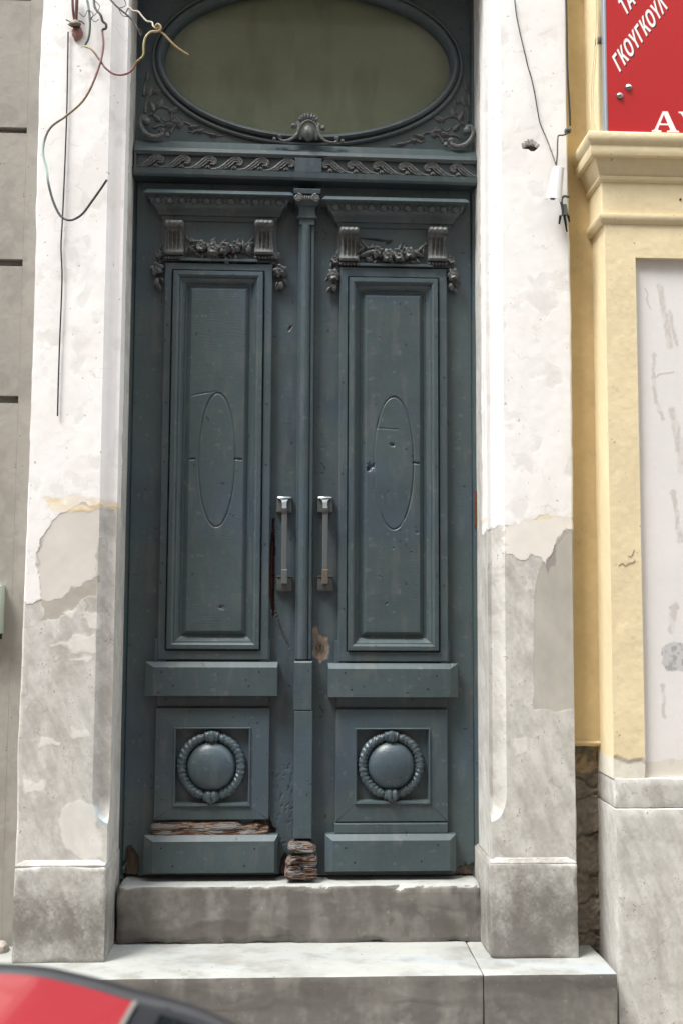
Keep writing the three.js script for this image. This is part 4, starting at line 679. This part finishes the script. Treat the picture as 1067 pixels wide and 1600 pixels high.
// ---------------------------------------------------------------- yellow building
const ZP = 0.36;
{
  const o = thing('yellow_building', 'ochre yellow building with a panelled pilaster, moulded capital and marble dado', 'building', [1.1, 0.14, 0.2]);
  const xP = U(951, 760, ZP).x, xE = xP + 0.66, xR0 = PIL.r.xO - 0.03, yM = U(920, 1160, 0.2).y, ZR = 0.2;
  part(o, 'recess_wall', sheet(xR0, xP + 0.02, yM - 0.01, 9.2, 0.012, (x, y) => ZR + (fbm(x * 9, y * 5, 4, 0, 91) - 0.5) * 0.006, null, ZR - 0.1), ochre);
  part(o, 'rubble_core', bar(xR0, xP + 0.02, 0.14, yM + 0.01, -0.2, 0.135, 0.002), mortar);
  { // exposed rubble where the plaster has fallen away
    const xs0 = PIL.r.xO - 0.02, xs1 = xP + 0.012, cr = [[1163, 0.02, 0.5], [1216, -0.03, 0.7], [1262, 0.05, 0.5], [1316, 0.03, 0.9], [1362, -0.02, 0.6], [1420, 0.04, 0.7], [1462, 0, 0.8]].map(([py, sl, k]) => [U(920, py, 0.18).y, sl, k]);
    const h = (x, y) => { let z = 0.165 + (fbm(x * 12, y * 9, 5, 0, 141) - 0.5) * 0.035 + (fbm(x * 60, y * 60, 3, 0, 142) - 0.5) * 0.012; for (const [cy, sl, k] of cr) { const d = Math.abs(y - cy - (x - xs0) * sl * 8 - (fbm(x * 30, y * 30, 3, 0, 143) - 0.5) * 0.04); z -= 0.016 * k * sstep(0.010, 0.0, d); } return z; };
    const top = poly([[880, 1158], [950, 1158], [950, 1206], [925, 1200], [905, 1208], [880, 1202]], 0.18);
    const col = (x, y) => { const a = fbm(x * 20, y * 20, 4, 0, 144), b = fbm(x * 45, y * 45, 3, 0, 145); let c = mul3([0.9, 0.9, 0.9], 0.6 + 0.8 * a); c = mix3(c, [1.7, 1.45, 1.0], mask(top, x + (a - 0.5) * 0.06, y + (b - 0.5) * 0.06, 0.006) * sstep(0.38, 0.55, b)); return mix3(c, [1.25, 1.2, 1.1], sstep(0.58, 0.7, b) * 0.5); };
    part(o, 'bare_masonry', sheet(xs0, xs1, ySTEP - 0.02, yM + 0.004, 0.004, h, col, 0.1), std({ map: mortar.map, bumpMap: mortar.bumpMap, bumpScale: 0.008, roughness: 1, vertexColors: true, name: 'bare_masonry' }), 'dark bare masonry where plaster has fallen away');
    part(o, 'broken_plaster_edge', roughBox(xs0, xs1, yM - 0.014, yM + 0.004, 0.1, 0.205, 0.005, 0.006, 0.02, 0.03, 140), ochre);
  }
  const yT = U(1000, 348, ZP).y, yD = U(1000, 1217, ZP).y, pl = RX(996.5, 1050, 403, 1217, ZP - 0.02), yPT = U(1030, 403, ZP).y, xB = U(1000, 810, ZP).x;
  const bare = poly([[930, 1186], [962, 1182], [980, 1190], [1002, 1186], [1010, 1192], [1010, 1240], [930, 1240]], ZP), creamV = std({ map: cream.map, bumpMap: cream.bumpMap, bumpScale: 0.003, roughness: 0.82, vertexColors: true, name: 'cream_plaster_bared' });
  const tint = (x, y) => { const wx = x + (fbm(x * 40, y * 40, 3, 0, 5) - 0.5) * 0.03, wy = y + (fbm(x * 40, y * 40, 3, 0, 6) - 0.5) * 0.03; return mix3([1, 1, 1], [0.94, 1.06, 1.42], mask(bare, wx, wy)); };
  const hz = (x, y) => ZP + (fbm(x * 12, y * 6, 4, 0, 92) - 0.5) * 0.004 - 0.004 * mask(bare, x, y);
  part(o, 'pilaster_core', bar(xP + 0.001, xE - 0.001, yD, 9.2, -0.2, ZP - 0.024, 0.001), cream);
  part(o, 'pilaster_stile', sheet(xP, xB, yD, yT, 0.006, hz, tint, ZR - 0.02), creamV);
  part(o, 'pilaster_stile', sheet(xE - 0.13, xE, yD, yT, 0.02, hz, tint, ZR - 0.02), creamV);
  part(o, 'pilaster_rail', sheet(xB - 0.0005, xE - 0.1295, yPT, yT, 0.01, (x, y) => ZP - 0.0004 + (fbm(x * 12, y * 6, 4, 0, 92) - 0.5) * 0.004, null, ZP - 0.04), cream);
  // white panel with grey runs of old paste
  const drips = [[[1030, 448], [1034, 470], [1040, 500], [1046, 540], 4.5], [[1046, 486], [1050, 510], [1057, 538], 2.6], [[1021, 552], [1020, 590], [1024, 625], [1036, 655], 2.6], [[1048, 640], [1056, 668], [1060, 690], [1066, 735], 5], [[1052, 768], [1056, 800], [1062, 845], 3.5], [[1053, 945], [1050, 965], [1049, 985], 5], [[1035, 1070], [1037, 1090], [1038, 1120], 2.6], [[1008, 450], [1012, 470], [1016, 482], 1.2], [[1022, 590], [1030, 584], [1052, 581], 1.3]].map((d) => [d.slice(0, -1).map(([x, y]) => { const p = U(x, y, ZP - 0.02); return [p.x, p.y]; }), d[d.length - 1] * 1.7 / 460]);
  const heads = [[1030, 452, 7], [1021, 556, 6], [1048, 640, 7], [1052, 770, 6], [1053, 950, 9], [1035, 1072, 6], [1049, 1190, 6]].map(([x, y, r]) => { const p = U(x, y, ZP - 0.02); return [p.x, p.y, r / 460]; });
  const smear = poly([[1034, 1012], [1046, 1004], [1090, 1008], [1090, 1050], [1040, 1048], [1034, 1034]], ZP - 0.02), tan = poly([[990, 1190], [1090, 1186], [1090, 1240], [990, 1240]], ZP - 0.02);
  const sd = (x, y, pts) => { let b = 9; for (let i = 0; i + 1 < pts.length; i++) { const [ax, ay] = pts[i], [bx, by] = pts[i + 1], ex = bx - ax, ey = by - ay, t = clamp(((x - ax) * ex + (y - ay) * ey) / (ex * ex + ey * ey)); b = Math.min(b, Math.hypot(x - ax - ex * t, y - ay - ey * t)); } return b; };
  const ptx = twin(320, 1024, (u, v) => {
    const x = lerp(xB, xE - 0.13, u), y = lerp(yD, yPT, v), a = fbm(x * 7, y * 5, 4, 0, 11), b = fbm(x * 60, y * 60, 3, 0, 12), wx = x + (fbm(x * 50, y * 50, 3, 0, 13) - 0.5) * 0.014;
    let c = mul3(S(222, 220, 219), 0.93 + 0.07 * a + 0.04 * (b - 0.5)); let m = 0;
    for (const [p, w] of drips) m = Math.max(m, sstep(w, w * 0.3, sd(wx, y, p)) * (0.35 + 0.5 * sstep(0.35, 0.6, fbm(x * 70, y * 35, 3, 0, 14))));
    for (const [hx, hy, r] of heads) { const q = Math.hypot(wx - hx, y - hy); m = Math.max(m, sstep(r, r * 0.6, q) * (0.3 + 0.6 * sstep(0.4, 0.6, fbm(x * 90, y * 90, 3, 0, 15)))); }
    c = mix3(c, S(190, 186, 180), m); c = mix3(c, S(158, 158, 160), mask(smear, wx, y + wx - x) * (0.5 + 0.5 * sstep(0.4, 0.6, b))); c = mix3(c, S(206, 200, 188), mask(tan, wx, y + (wx - x) * 2) * 0.8);
    return [c, 0.5 + 0.2 * m + 0.1 * b];
  }, 0, 0);
  const pn = sheet(xB - 0.002, xE - 0.128, yD, yPT + 0.002, 0.03, () => ZP - 0.021); { const p = pn.attributes.position, uv = pn.attributes.uv; for (let i = 0; i < p.count; i++) uv.setXY(i, (p.getX(i) - xB) / (xE - 0.13 - xB), (p.getY(i) - yD) / (yPT - yD)); }
  part(o, 'white_panel', pn, std({ ...ptx, bumpScale: 0.002, roughness: 0.7, name: 'white_panel_paint' }), 'white recessed panel with grey drips of old paste');
  // pencil scribble on the stile
  const sc = [[966, 884], [972, 880], [976, 884], [982, 880], [988, 879], [992, 876]].map(([x, y]) => { const p = U(x, y, ZP); return [p.x, p.y, ZP + 0.001]; }); part(o, 'scribble', fuse([tube(sc, 0.0007, { sides: 5 }), tube([[980, 868], [984, 870], [988, 865], [990, 859]].map(([x, y]) => { const p = U(x, y, ZP); return [p.x, p.y, ZP + 0.001]; }), 0.0007, { sides: 5 })]), nailM);
  // dado
  part(o, 'dado_band', roughBox(xP + 0.001, xE, U(1000, 1263, ZP).y, yD + 0.002, 0.0, ZP + 0.003, 0.014, 0.004, 0.003, 0.01, 61), marble);
  const xd = U(961.5, 1300, ZP + 0.014).x; part(o, 'dado', roughBox(xd, xE + 0.02, 0.14, U(1000, 1264, ZP + 0.012).y, 0.0, ZP + 0.014, 0.016, 0.005, 0.003, 0.012, 62), marble);
  // capital
  const y = (py) => U(1000, py, ZP + (py < 246 ? 0.055 : 0.01)).y, x0 = U(939, 310, ZP).x;
  part(o, 'astragal', crown(x0 + 0.001, xE, ZR - 0.02, ZP, [[y(349), 0.001], [y(345), 0.008], [y(339), 0.013], [y(335), 0.012], [y(333.5), 0.004]]), cream);
  part(o, 'capital_frieze', bar(x0, xE, y(334), y(282), ZR - 0.02, ZP + 0.001, 0.003), cream);
  part(o, 'capital', crown(x0, xE, ZR - 0.02, ZP, [[y(284), 0.003], [y(281), 0.010], [y(277), 0.011], [y(275), 0.006], [y(272), 0.010], [y(262), 0.018], [y(250), 0.030], [y(243), 0.038], [y(241), 0.046], [y(234), 0.050], [y(226), 0.049], [y(222), 0.056], [y(214), 0.062], [y(208.5), 0.060], [y(206.5), 0.056]]), cream);
  const xU = U(932.5, 110, ZP).x; part(o, 'upper_pilaster', bar(xU, xE, y(208), 9.2, ZR - 0.02, ZP, 0.006), cream);
  const ch = U(936, 63, ZP); part(o, 'chipped_plaster', roughBox(ch.x - 0.013, ch.x + 0.014, ch.y - 0.014, ch.y + 0.016, ZP - 0.02, ZP + 0.004, 0.004, 0.006, 0.01, 0.02, 64), mortar);
  const hl = U(1062, 312, ZP); part(o, 'screw_hole', boxUV(new THREE.CylinderGeometry(0.004, 0.004, 0.003, 10).rotateX(Math.PI / 2).translate(hl.x, hl.y, ZP + 0.0018)), nailM);
  part(o, 'upper_wall', bar(xE, 6, 0.14, 9.2, -0.2, 0.24, 0.002), ochre);
}
// ---------------------------------------------------------------- red sign
{
  const Z = 0.405, x0 = U(943.5, 100, Z).x, y0 = U(1000, 206.5, ZP + 0.055).y + 0.001, w = 0.92, h = 1.15;
  const o = thing('shop_sign', 'red lightbox sign with slanted white lettering above the yellow capital', 'sign', [x0 + w / 2, y0, Z]);
  const cv = document.createElement('canvas'); cv.width = 1024; cv.height = 1280; const g = cv.getContext('2d'), f = 1024 / w, X = (px, py) => (U(px, py, Z).x - x0) * f, Y = (px, py) => 1280 - (U(px, py, Z).y - y0) * (1280 / h);
  g.fillStyle = '#b3252a'; g.fillRect(0, 0, 1024, 1280);
  const line = (txt, px, py, size, col, dx, dy) => { g.save(); const m = f / 472; g.setTransform(0.589 * m * 0.62, -0.808 * m * 0.62, 0.44 * m, 0.90 * m, X(px, py) + dx, Y(px, py) + dy); g.font = 'bold ' + size + 'px sans-serif'; g.fillStyle = col; let x = 0; for (const c of txt) { const cw = g.measureText(c).width; g.fillText(c, x, 0); x += Math.max(cw, size * 0.56) * 1.0 ; } g.restore(); };
  for (const [t, px, py] of [['ΓΚΟΥΓΚΟΥΛ', 966.5, 114.5], ['ΤΑ', 976.5, 26]]) { line(t, px, py, 41, '#3a1618', 4, 5); line(t, px, py, 41, '#e9eeee', 0, 0); }
  g.setTransform(1, 0, 0, 1, 0, 0); g.fillStyle = '#eef0f0'; g.font = 'bold ' + Math.round(50 * f / 472) + 'px serif'; g.setTransform(1.22, 0, 0, 1, X(1017.5, 205.5), Y(1017.5, 205.5)); g.fillText('ΑΥ', 0, 0); 
  const t = new THREE.CanvasTexture(cv); t.colorSpace = THREE.SRGBColorSpace; t.magFilter = THREE.LinearFilter;
  part(o, 'case', bar(x0, x0 + w, y0, y0 + h, ZP + 0.016, Z - 0.002, 0.003), std({ color: lin(...S(170, 182, 196)), metalness: 0.6, roughness: 0.4, name: 'sign_aluminium' }));
  const face = new THREE.PlaneGeometry(w - 0.018, h - 0.002); { const uv = face.attributes.uv; for (let i = 0; i < 4; i++) uv.setXY(i, lerp(0.009 / w, 1 - 0.009 / w, uv.getX(i)), lerp(0.001 / h, 1 - 0.001 / h, uv.getY(i))); } face.translate(x0 + w / 2, y0 + h / 2, Z);
  part(o, 'printed_face', face, new THREE.MeshPhysicalMaterial({ map: t, roughness: 0.25, clearcoat: 0.4, clearcoatRoughness: 0.15, name: 'red_acrylic' }));
  for (const [px, py] of [[967.5, 150], [981, 136.5]]) { const p = U(px, py, Z); part(o, 'bolt', blob(p.x, p.y, Z, 0.0125, 0.0115, 0.011, 0.03, 20, 2), std({ color: lin(0.33, 0.36, 0.36), metalness: 0.8, roughness: 0.35, name: 'zinc_bolt' })); }
}
// ---------------------------------------------------------------- cables and fittings
{
  const K = (pts) => pts.map(([x, y, z]) => { const p = U(x, y, z); return [p.x, p.y, z]; });
  const wire = (name, pts, r, m, label, cat = 'cable', opt = {}) => solo(name, tube(K(pts), r, { seg: pts.length * 10, ...opt }), m, label, cat, { fine_wire: 'fine wires tangled at the pillar top', cream_cable: 'cream cables beside the sign', wall_cable: 'cables hanging on the pillars' }[name]);
  const grad = (...st) => (t) => { for (let i = 0; i + 1 < st.length; i++) if (t <= st[i + 1][0]) return mix3(S(...st[i][1]), S(...st[i + 1][1]), clamp((t - st[i][0]) / (st[i + 1][0] - st[i][0]))); return S(...st[st.length - 1][1]); };
  const zf = 0.279;
  wire('wall_cable', [[107, 50, zf], [106, 120, zf], [104.5, 190, zf], [101, 280, zf], [98, 345, zf], [96, 385, zf], [97.5, 430, zf], [94, 530, zf], [92, 590, zf], [90.5, 650, zf]], 0.0027, blackCable, 'straight thin black cable hanging down the white pillar');
  wire('loose_cable', [[160, 47, 0.30], [162, 70, 0.31], [157, 98, 0.32], [141, 140, 0.33], [128, 160, 0.33], [104, 181, 0.33], [80, 199, 0.33], [70.5, 218, 0.33], [68, 240, 0.33], [73.5, 264, 0.33], [76, 285, 0.33], [85, 318, 0.335], [97, 339, 0.34], [110, 344, 0.345], [126, 337, 0.35], [146, 312, 0.36], [167.5, 281, 0.37]], 0.0042, cableV, 'long loose cable drooping in a loop, red to mint to black', 'cable', { col: grad([0, [110, 70, 72]], [0.2, [118, 84, 72]], [0.28, [120, 112, 70]], [0.42, [104, 96, 104]], [0.48, [150, 172, 168]], [0.58, [182, 212, 204]], [0.64, [70, 72, 74]], [1, [66, 60, 62]]) });
  wire('hooked_wire', [[147, -4, 0.29], [149, 12, 0.30], [158, 24, 0.31], [161, 33, 0.31], [166, 38, 0.31], [166, 44, 0.31], [161, 46, 0.305]], 0.0045, blackCable, 'short black wire end with a hook');
  wire('twisted_cable', [[132, 72, 0.29], [143, 77, 0.30], [155, 92, 0.31], [166, 107, 0.32], [180, 116, 0.325], [196, 116, 0.33], [207, 109, 0.335], [214, 97, 0.34], [224, 87, 0.34], [225, 70, 0.34], [228, 58, 0.34], [236, 50, 0.34], [248, 48.5, 0.345], [252, 43, 0.35], [247, 37.5, 0.35], [243, 43, 0.345], [249, 48, 0.34], [258, 55, 0.34], [272, 70, 0.335], [285, 80, 0.33], [295, 86, 0.325]], 0.0038, cableV, 'yellowish stiff cable curling out in front of the oval window', 'cable', { col: grad([0, [170, 160, 90]], [0.08, [96, 70, 66]], [0.28, [130, 72, 66]], [0.4, [128, 120, 60]], [0.55, [182, 170, 132]], [0.75, [170, 148, 96]], [1, [140, 124, 88]]) });
  wire('pale_wire', [[196, 22, 0.30], [202, 12, 0.31], [208, 17, 0.315], [216, 18, 0.32], [223, 26, 0.325], [230, 33, 0.33], [238, 35, 0.335], [240, 41, 0.34], [246, 44, 0.345], [250, 40, 0.347]], 0.0032, cable(176, 170, 158), 'wavy pale grey wire twisted onto the yellowish cable');
  wire('bent_wire', [[170, -4, 0.29], [182, 9, 0.30], [190, 16, 0.305], [202, 26, 0.31], [210, 34, 0.315], [215, 44, 0.32], [221, 56, 0.32]], 0.0034, blackCable, 'dark bent wire reaching from the pillar to the door frame', 'cable');
  wire('green_cable', [[136, -4, 0.29], [140, 20, 0.30], [141, 45, 0.30], [138, 62, 0.295], [133, 71, 0.29]], 0.0042, cable(84, 104, 100), 'short grey green cable beside the rusty bracket');
  for (const [pts, l] of [[[[176, 4], [186, 12], [197, 8], [192, -3], [180, -4]], 'fine black wire loop between the pillar top cables'], [[[150, 2], [156, 10], [150, 22], [143, 28], [149, 34], [155, 30]], 'fine curled wire beside the hooked wire'], [[[124, 20], [132, 26], [138, 16], [146, 22], [141, 34]], 'fine tangled wire on the rusty bracket'], [[[186, 14], [192, 24], [205, 28], [212, 40], [222, 50], [220, 58]], 'thin frayed black wire ending at the door frame']]) wire('fine_wire', pts.map(([x, y]) => [x, y, 0.305]), 0.0013, blackCable, l);
  { // bracket that the cables hang from
    const b = U(119, 60, 0.27), o = thing('cable_bracket', 'rusty iron cable bracket with porcelain knob and crumbling mortar on the white pillar', 'bracket', [b.x, b.y, 0.275]);
    const P = (x, y, z) => { const p = U(x, y, z); return [p.x, p.y, z]; };
    part(o, 'iron_strap', fuse([tube([P(114, -8, 0.285), P(114.5, 15, 0.287), P(117, 34, 0.285)], 0.0045), tube([P(121, -8, 0.288), P(120, 16, 0.29), P(119, 36, 0.287)], 0.006)]), std({ color: lin(...S(92, 60, 54)), roughness: 0.85, name: 'rusty_iron' }));
    part(o, 'knob', blob(...P(118, 37, 0.287), 0.021, 0.014, 0.014, 0.1, 40, 3), std({ color: lin(...S(120, 110, 96)), roughness: 0.6, name: 'dirty_porcelain' }));
    part(o, 'mortar_lump', (() => { const g = blob(...P(121.5, 51, 0.274), 0.019, 0.028, 0.012, 0.25, 60, 5); return g; })(), std({ color: lin(...S(150, 112, 108)), roughness: 0.95, name: 'pink_mortar' }));
    part(o, 'binding_wire', fuse([tube([P(104, 31, 0.28), P(112, 34, 0.29), P(126, 33, 0.292), P(133, 38, 0.285)], 0.002), tube([P(107, 38, 0.28), P(114, 42, 0.292), P(126, 42, 0.292)], 0.002)]), nailM);
  }
  wire('wall_cable', [[803, -6, zf], [806, 22, zf], [811, 48, zf], [819, 82, zf], [824, 104, zf], [829, 120, zf], [835, 148, zf], [839, 172, zf], [843, 192, zf], [853, 216, zf + 0.01], [862, 240, zf + 0.03], [868, 258, zf + 0.045]], 0.0022, cable(60, 58, 60), 'thin slack grey cable running to the white tube on the pillar');
  wire('edge_cable', [[883.5, -6, zf], [884.5, 40, zf], [885, 80, zf], [886, 120, zf], [888, 150, zf], [889.5, 180, zf], [890, 196, zf]], 0.0038, blackCable, 'thick black cable along the pillar edge by the yellow wall');
  wire('jumper_wire', [[889, 206, zf], [880, 211, 0.29], [872, 212, 0.30], [870.5, 220, 0.31], [870, 240, 0.32], [868.5, 258, 0.325]], 0.0028, blackCable, 'short black wire bent down into the white tube');
  { const p = U(889, 203, 0.28), o = thing('cable_clip', 'small grey clip holding the black cable at the pillar edge', 'clip', [p.x, p.y, 0.27]); part(o, 'saddle', bar(p.x - 0.016, p.x + 0.006, p.y - 0.006, p.y + 0.004, 0.262, 0.286, 0.002), steelPaint); part(o, 'screw', blob(p.x - 0.012, p.y - 0.001, 0.286, 0.003, 0.003, 0.002), chromeM); }
  { // white tube fitting: an open half shell hanging askew
    const a = V3(...K([[872, 263, 0.325]])[0]), b = V3(...K([[864, 313, 0.325]])[0]), ax = b.clone().sub(a), n = 14, rings = [];
    const sd2 = V3(ax.y, -ax.x, 0).normalize().negate(), fw = V3(0, 0, 1), R = (t) => 0.020 + 0.008 * t;
    for (const [t0, k] of [[0, 1], [1, 1], [1, 0.86], [0, 0.86]]) { const r = []; for (let i = 0; i <= n; i++) { const w = Math.PI * (-0.12 + 1.24 * i / n), c = a.clone().addScaledVector(ax, t0); r.push(c.addScaledVector(sd2, -Math.cos(w) * R(t0) * k).addScaledVector(fw, Math.sin(w) * R(t0) * k * 0.9)); } rings.push(r); }
    const o = thing('cable_cover', 'white plastic half tube cover hanging askew on the pillar', 'cover', [b.x, b.y, 0.3]); const pm = std({ color: lin(0.82, 0.84, 0.84), roughness: 0.35, side: THREE.DoubleSide, name: 'white_plastic' });
    part(o, 'shell', loft([...rings, rings[0]], { close: false, crease: 0.6 }), pm);
    part(o, 'inner_core', tube([[a.x, a.y - 0.004, 0.31], [b.x, b.y + 0.01, 0.312]], 0.010), steelPaint);
    part(o, 'mount', tube([[a.x, a.y - 0.02, 0.268], [a.x, a.y - 0.02, 0.318]], 0.004), steelPaint);
  }
  { const p = U(879, 325, 0.29), o = thing('broken_fitting', 'broken grey cable fitting with dark prongs below the white tube', 'fitting', [p.x, p.y, 0.27]), P = (x, y, z) => { const q = U(x, y, z); return [q.x, q.y, z]; };
    part(o, 'arm', fuse([tube([P(888, 308, 0.275), P(880, 307, 0.29), P(877, 312, 0.292), P(879, 332, 0.292)], 0.0045), tube([P(873, 306, 0.30), P(876, 318, 0.296), P(879, 334, 0.292)], 0.0035)]), steelPaint);
    part(o, 'socket', tube([P(881, 320, 0.285), P(882, 336, 0.285)], (t) => 0.009 + 0.004 * t, { sides: 12 }), std({ color: lin(...S(120, 132, 128)), roughness: 0.5, name: 'grey_socket' }));
    for (const [x0, x1, y1] of [[875, 873, 350], [881, 885, 362], [887, 889, 347]]) part(o, 'prong', tube([P(x0, 337, 0.284), P(x1, y1, 0.284)], (t) => 0.005 - 0.002 * t, { sides: 6 }), nailM); }
  for (const [dx, l] of [[0, 'thin cream cable strung beside the red sign'], [3.2, 'second cream cable strung close behind the first by the red sign']]) wire('cream_cable', [[931 + dx, -6, 0.38], [930 + dx, 40, 0.38], [927 + dx, 85, 0.385], [923.5 + dx, 125, 0.39], [922 + dx, 165, 0.395], [923.5 + dx, 188, 0.40], [928 + dx * 0.5, 202, 0.405]], 0.0026, creamCable, l);
}
// ---------------------------------------------------------------- street opposite
{
  const o = thing('opposite_building', 'tan plastered building across the narrow street behind the viewer', 'building', [0, 0, 5.6]), Z = 5.7;
  part(o, 'wall', (() => { const g = bar(-12, 12, 0, 10.5, -0.5, 0, 0.01); g.rotateY(Math.PI); g.translate(0, 0, Z); return g; })(), opposM);
  const pane = new THREE.MeshPhysicalMaterial({ color: lin(0.03, 0.035, 0.04), roughness: 0.08, name: 'dark_window' });
  for (let i = -3; i <= 3; i++) for (const y of [1.1, 4.2, 7.2]) { const w = part(o, 'window', bar(i * 2.6 - 0.55, i * 2.6 + 0.55, y, y + 1.7, Z - 0.04, Z + 0.02, 0.004), facadeM); part(w, 'pane', bar(i * 2.6 - 0.46, i * 2.6 + 0.46, y + 0.09, y + 1.61, Z - 0.05, Z - 0.0, 0.004), pane); }
}
// ---------------------------------------------------------------- red car parked close to the viewer
{
  const ZE = 2.73, W = 1.06, zc = ZE + W / 2, prof = [[0, 1507.5], [75, 1513], [112, 1521], [150, 1530], [210, 1548], [292, 1569], [356, 1597]].map(([x, y]) => { const p = U(x, y, ZE); return [p.x, p.y]; });
  const y0 = prof[0][1], x0 = prof[0][0], last = prof[prof.length - 1], xr = U(209, 1556, ZE + 0.05).x;
  const line = [[-2.1, y0 - 0.10], [-1.75, y0 - 0.02], [-1.2, y0 + 0.012], [-0.8, y0 + 0.010], ...prof, [last[0] + 0.10, last[1] - 0.05], [last[0] + 0.26, last[1] - 0.17], [last[0] + 0.42, last[1] - 0.36]].map(([x, y]) => V3(x, y, 0));
  const cv = new THREE.CatmullRomCurve3(line, false, 'centripetal'), cp = cv.getPoints(160);
  const H = (x) => { for (let i = 0; i + 1 < cp.length; i++) if (cp[i + 1].x >= x) return lerp(cp[i].y, cp[i + 1].y, clamp((x - cp[i].x) / (cp[i + 1].x - cp[i].x))); return cp[160].y; };
  const o = thing('parked_car', 'red hatchback with black roof rails parked close in front of the door', 'car', [-1.6, 0, zc]);
  const red = new THREE.MeshPhysicalMaterial({ color: lin(0.38, 0.022, 0.034), roughness: 0.45, clearcoat: 0.6, clearcoatRoughness: 0.05, name: 'red_car_paint' });
  const trim = std({ color: lin(0.02, 0.022, 0.028), roughness: 0.45, name: 'black_trim' }), glass = new THREE.MeshPhysicalMaterial({ color: lin(0.008, 0.01, 0.011), roughness: 0.06, name: 'tinted_glass' }), chrome = std({ color: lin(0.5, 0.48, 0.46), metalness: 0.6, roughness: 0.35, name: 'edge_trim' });
  const camber = (z) => 0.035 * (1 - Math.pow((z - zc) / (W / 2), 2));
  const skin = (xa, xb, za, zb, lift, nx = 60, nz = 30) => { const r = []; for (let i = 0; i <= nx; i++) { const x = lerp(xa, xb, i / nx), q = []; for (let j = 0; j <= nz; j++) { const z = lerp(za, zb, j / nz); q.push(V3(x, H(x) + camber(z) + lift, z)); } r.push(q); } return loft(r, { close: false, crease: 1 }); };
  const zi = ZE + 0.046, zo = ZE + W - 0.046, xg = xr + 0.032;
  part(o, 'roof', skin(-1.75, xr, zi, zo, 0, 90, 30), red);
  for (const [a, b, s] of [[ZE, zi, 0], [zo, ZE + W, 1]]) part(o, 'roof_rail', tube(cp.filter((p) => p.x > -1.9).filter((_, i) => i % 4 === 0).map((p) => [p.x, p.y - 0.0125, s ? ZE + W - 0.02 : ZE + 0.022]), 0.021, { seg: 120, sides: 12 }), trim);
  part(o, 'roof_edge_trim', skin(xr - 0.001, xr + 0.004, zi, zo, 0.001, 3, 30), chrome);
  const hatch = part(o, 'hatch', skin(xr + 0.004, 0.2, ZE + 0.01, ZE + W - 0.01, -0.004, 60, 30), trim);
  part(hatch, 'rear_window', skin(xg, 0.12, ZE + 0.075, ZE + W - 0.075, 0.001, 50, 30), glass);
  part(hatch, 'wiper', tube([[xg + 0.03, H(xg + 0.03) + 0.02, ZE + 0.2], [xg + 0.1, H(xg + 0.1) + 0.035, ZE + 0.5], [0.08, H(0.08) + 0.03, zc]], 0.006), trim);
  // body below the glass
  const bw = 0.74, st = [[-3.25, 0.42, 0.62, 0.60], [-3.15, 0.30, 0.74, 0.70], [-2.9, 0.24, 0.80, 0.73], [-2.2, 0.22, 0.92, bw], [-1.2, 0.22, 0.95, bw], [-0.3, 0.22, 0.96, bw], [0.1, 0.24, 0.97, 0.73], [0.28, 0.28, 0.94, 0.70], [0.36, 0.36, 0.86, 0.66]];
  part(o, 'body', loft(st.map(([x, a, b, w]) => { const r = []; for (let k = 0; k < 28; k++) { const t = k / 28 * Math.PI * 2, c = Math.cos(t), s = Math.sin(t), e = (v) => Math.sign(v) * Math.pow(Math.abs(v), 0.35); r.push(V3(x, (a + b) / 2 + e(s) * (b - a) / 2, zc + e(c) * w)); } return r; }), { cap0: true, cap1: true, crease: 0.8 }), red);
  for (const s of [-1, 1]) {
    const zr = s < 0 ? ZE + 0.01 : ZE + W - 0.01, zb = zc + s * (bw - 0.04), seg = (xa, xb, xa2, xb2) => { const r = []; for (let i = 0; i <= 20; i++) { const t = i / 20, xt = lerp(xa, xb, t), xl = lerp(xa2, xb2, t); r.push([V3(xt, H(xt) - 0.012, zr), V3(lerp(xt, xl, 0.5), lerp(H(xt), 0.9, 0.5) + 0.01, lerp(zr, zb, 0.55)), V3(xl, 0.88, zb)]); } return loft(r, { close: false, crease: 1 }); };
    part(o, 'door_window', seg(-1.8, -1.02, -2.1, -1.02), glass); part(o, 'pillar', seg(-1.02, -0.96, -1.02, -0.96), trim); part(o, 'door_window', seg(-0.96, -0.35, -0.96, -0.28), glass); part(o, 'pillar', seg(-0.35, 0.2, -0.28, 0.22), red);
    for (const x of [-2.65, -0.25]) { const z = zc + s * 0.66, g = new THREE.TorusGeometry(0.215, 0.07, 14, 40).translate(x, 0.285, z); const w = part(o, 'wheel', boxUV(g), trim); part(w, 'rim', boxUV(new THREE.CylinderGeometry(0.17, 0.17, 0.06, 24).rotateX(Math.PI / 2).translate(x, 0.285, z + s * 0.04)), chrome); }
    part(o, 'headlight', blob(-3.17, 0.64, zc + s * 0.52, 0.06, 0.07, 0.12), new THREE.MeshPhysicalMaterial({ color: lin(0.7, 0.72, 0.74), roughness: 0.1, name: 'lamp_lens' })); part(o, 'tail_light', blob(0.32, 0.78, zc + s * 0.58, 0.05, 0.09, 0.07), new THREE.MeshPhysicalMaterial({ color: lin(0.35, 0.01, 0.01), roughness: 0.15, name: 'red_lens' }));
  }
  { const r = []; for (let i = 0; i <= 10; i++) { const t = i / 10; r.push([V3(lerp(-1.78, -2.35, t), lerp(H(-1.78) + 0.0, 0.9, t), ZE + lerp(0.04, -0.12, t)), V3(lerp(-1.76, -2.42, t), lerp(H(-1.76) + 0.03, 0.91, t), zc), V3(lerp(-1.78, -2.35, t), lerp(H(-1.78), 0.9, t), ZE + W - lerp(0.04, -0.12, t))]); } part(o, 'windscreen', loft(r, { close: false, crease: 1 }), glass); }
}
renderer.render(scene, camera);
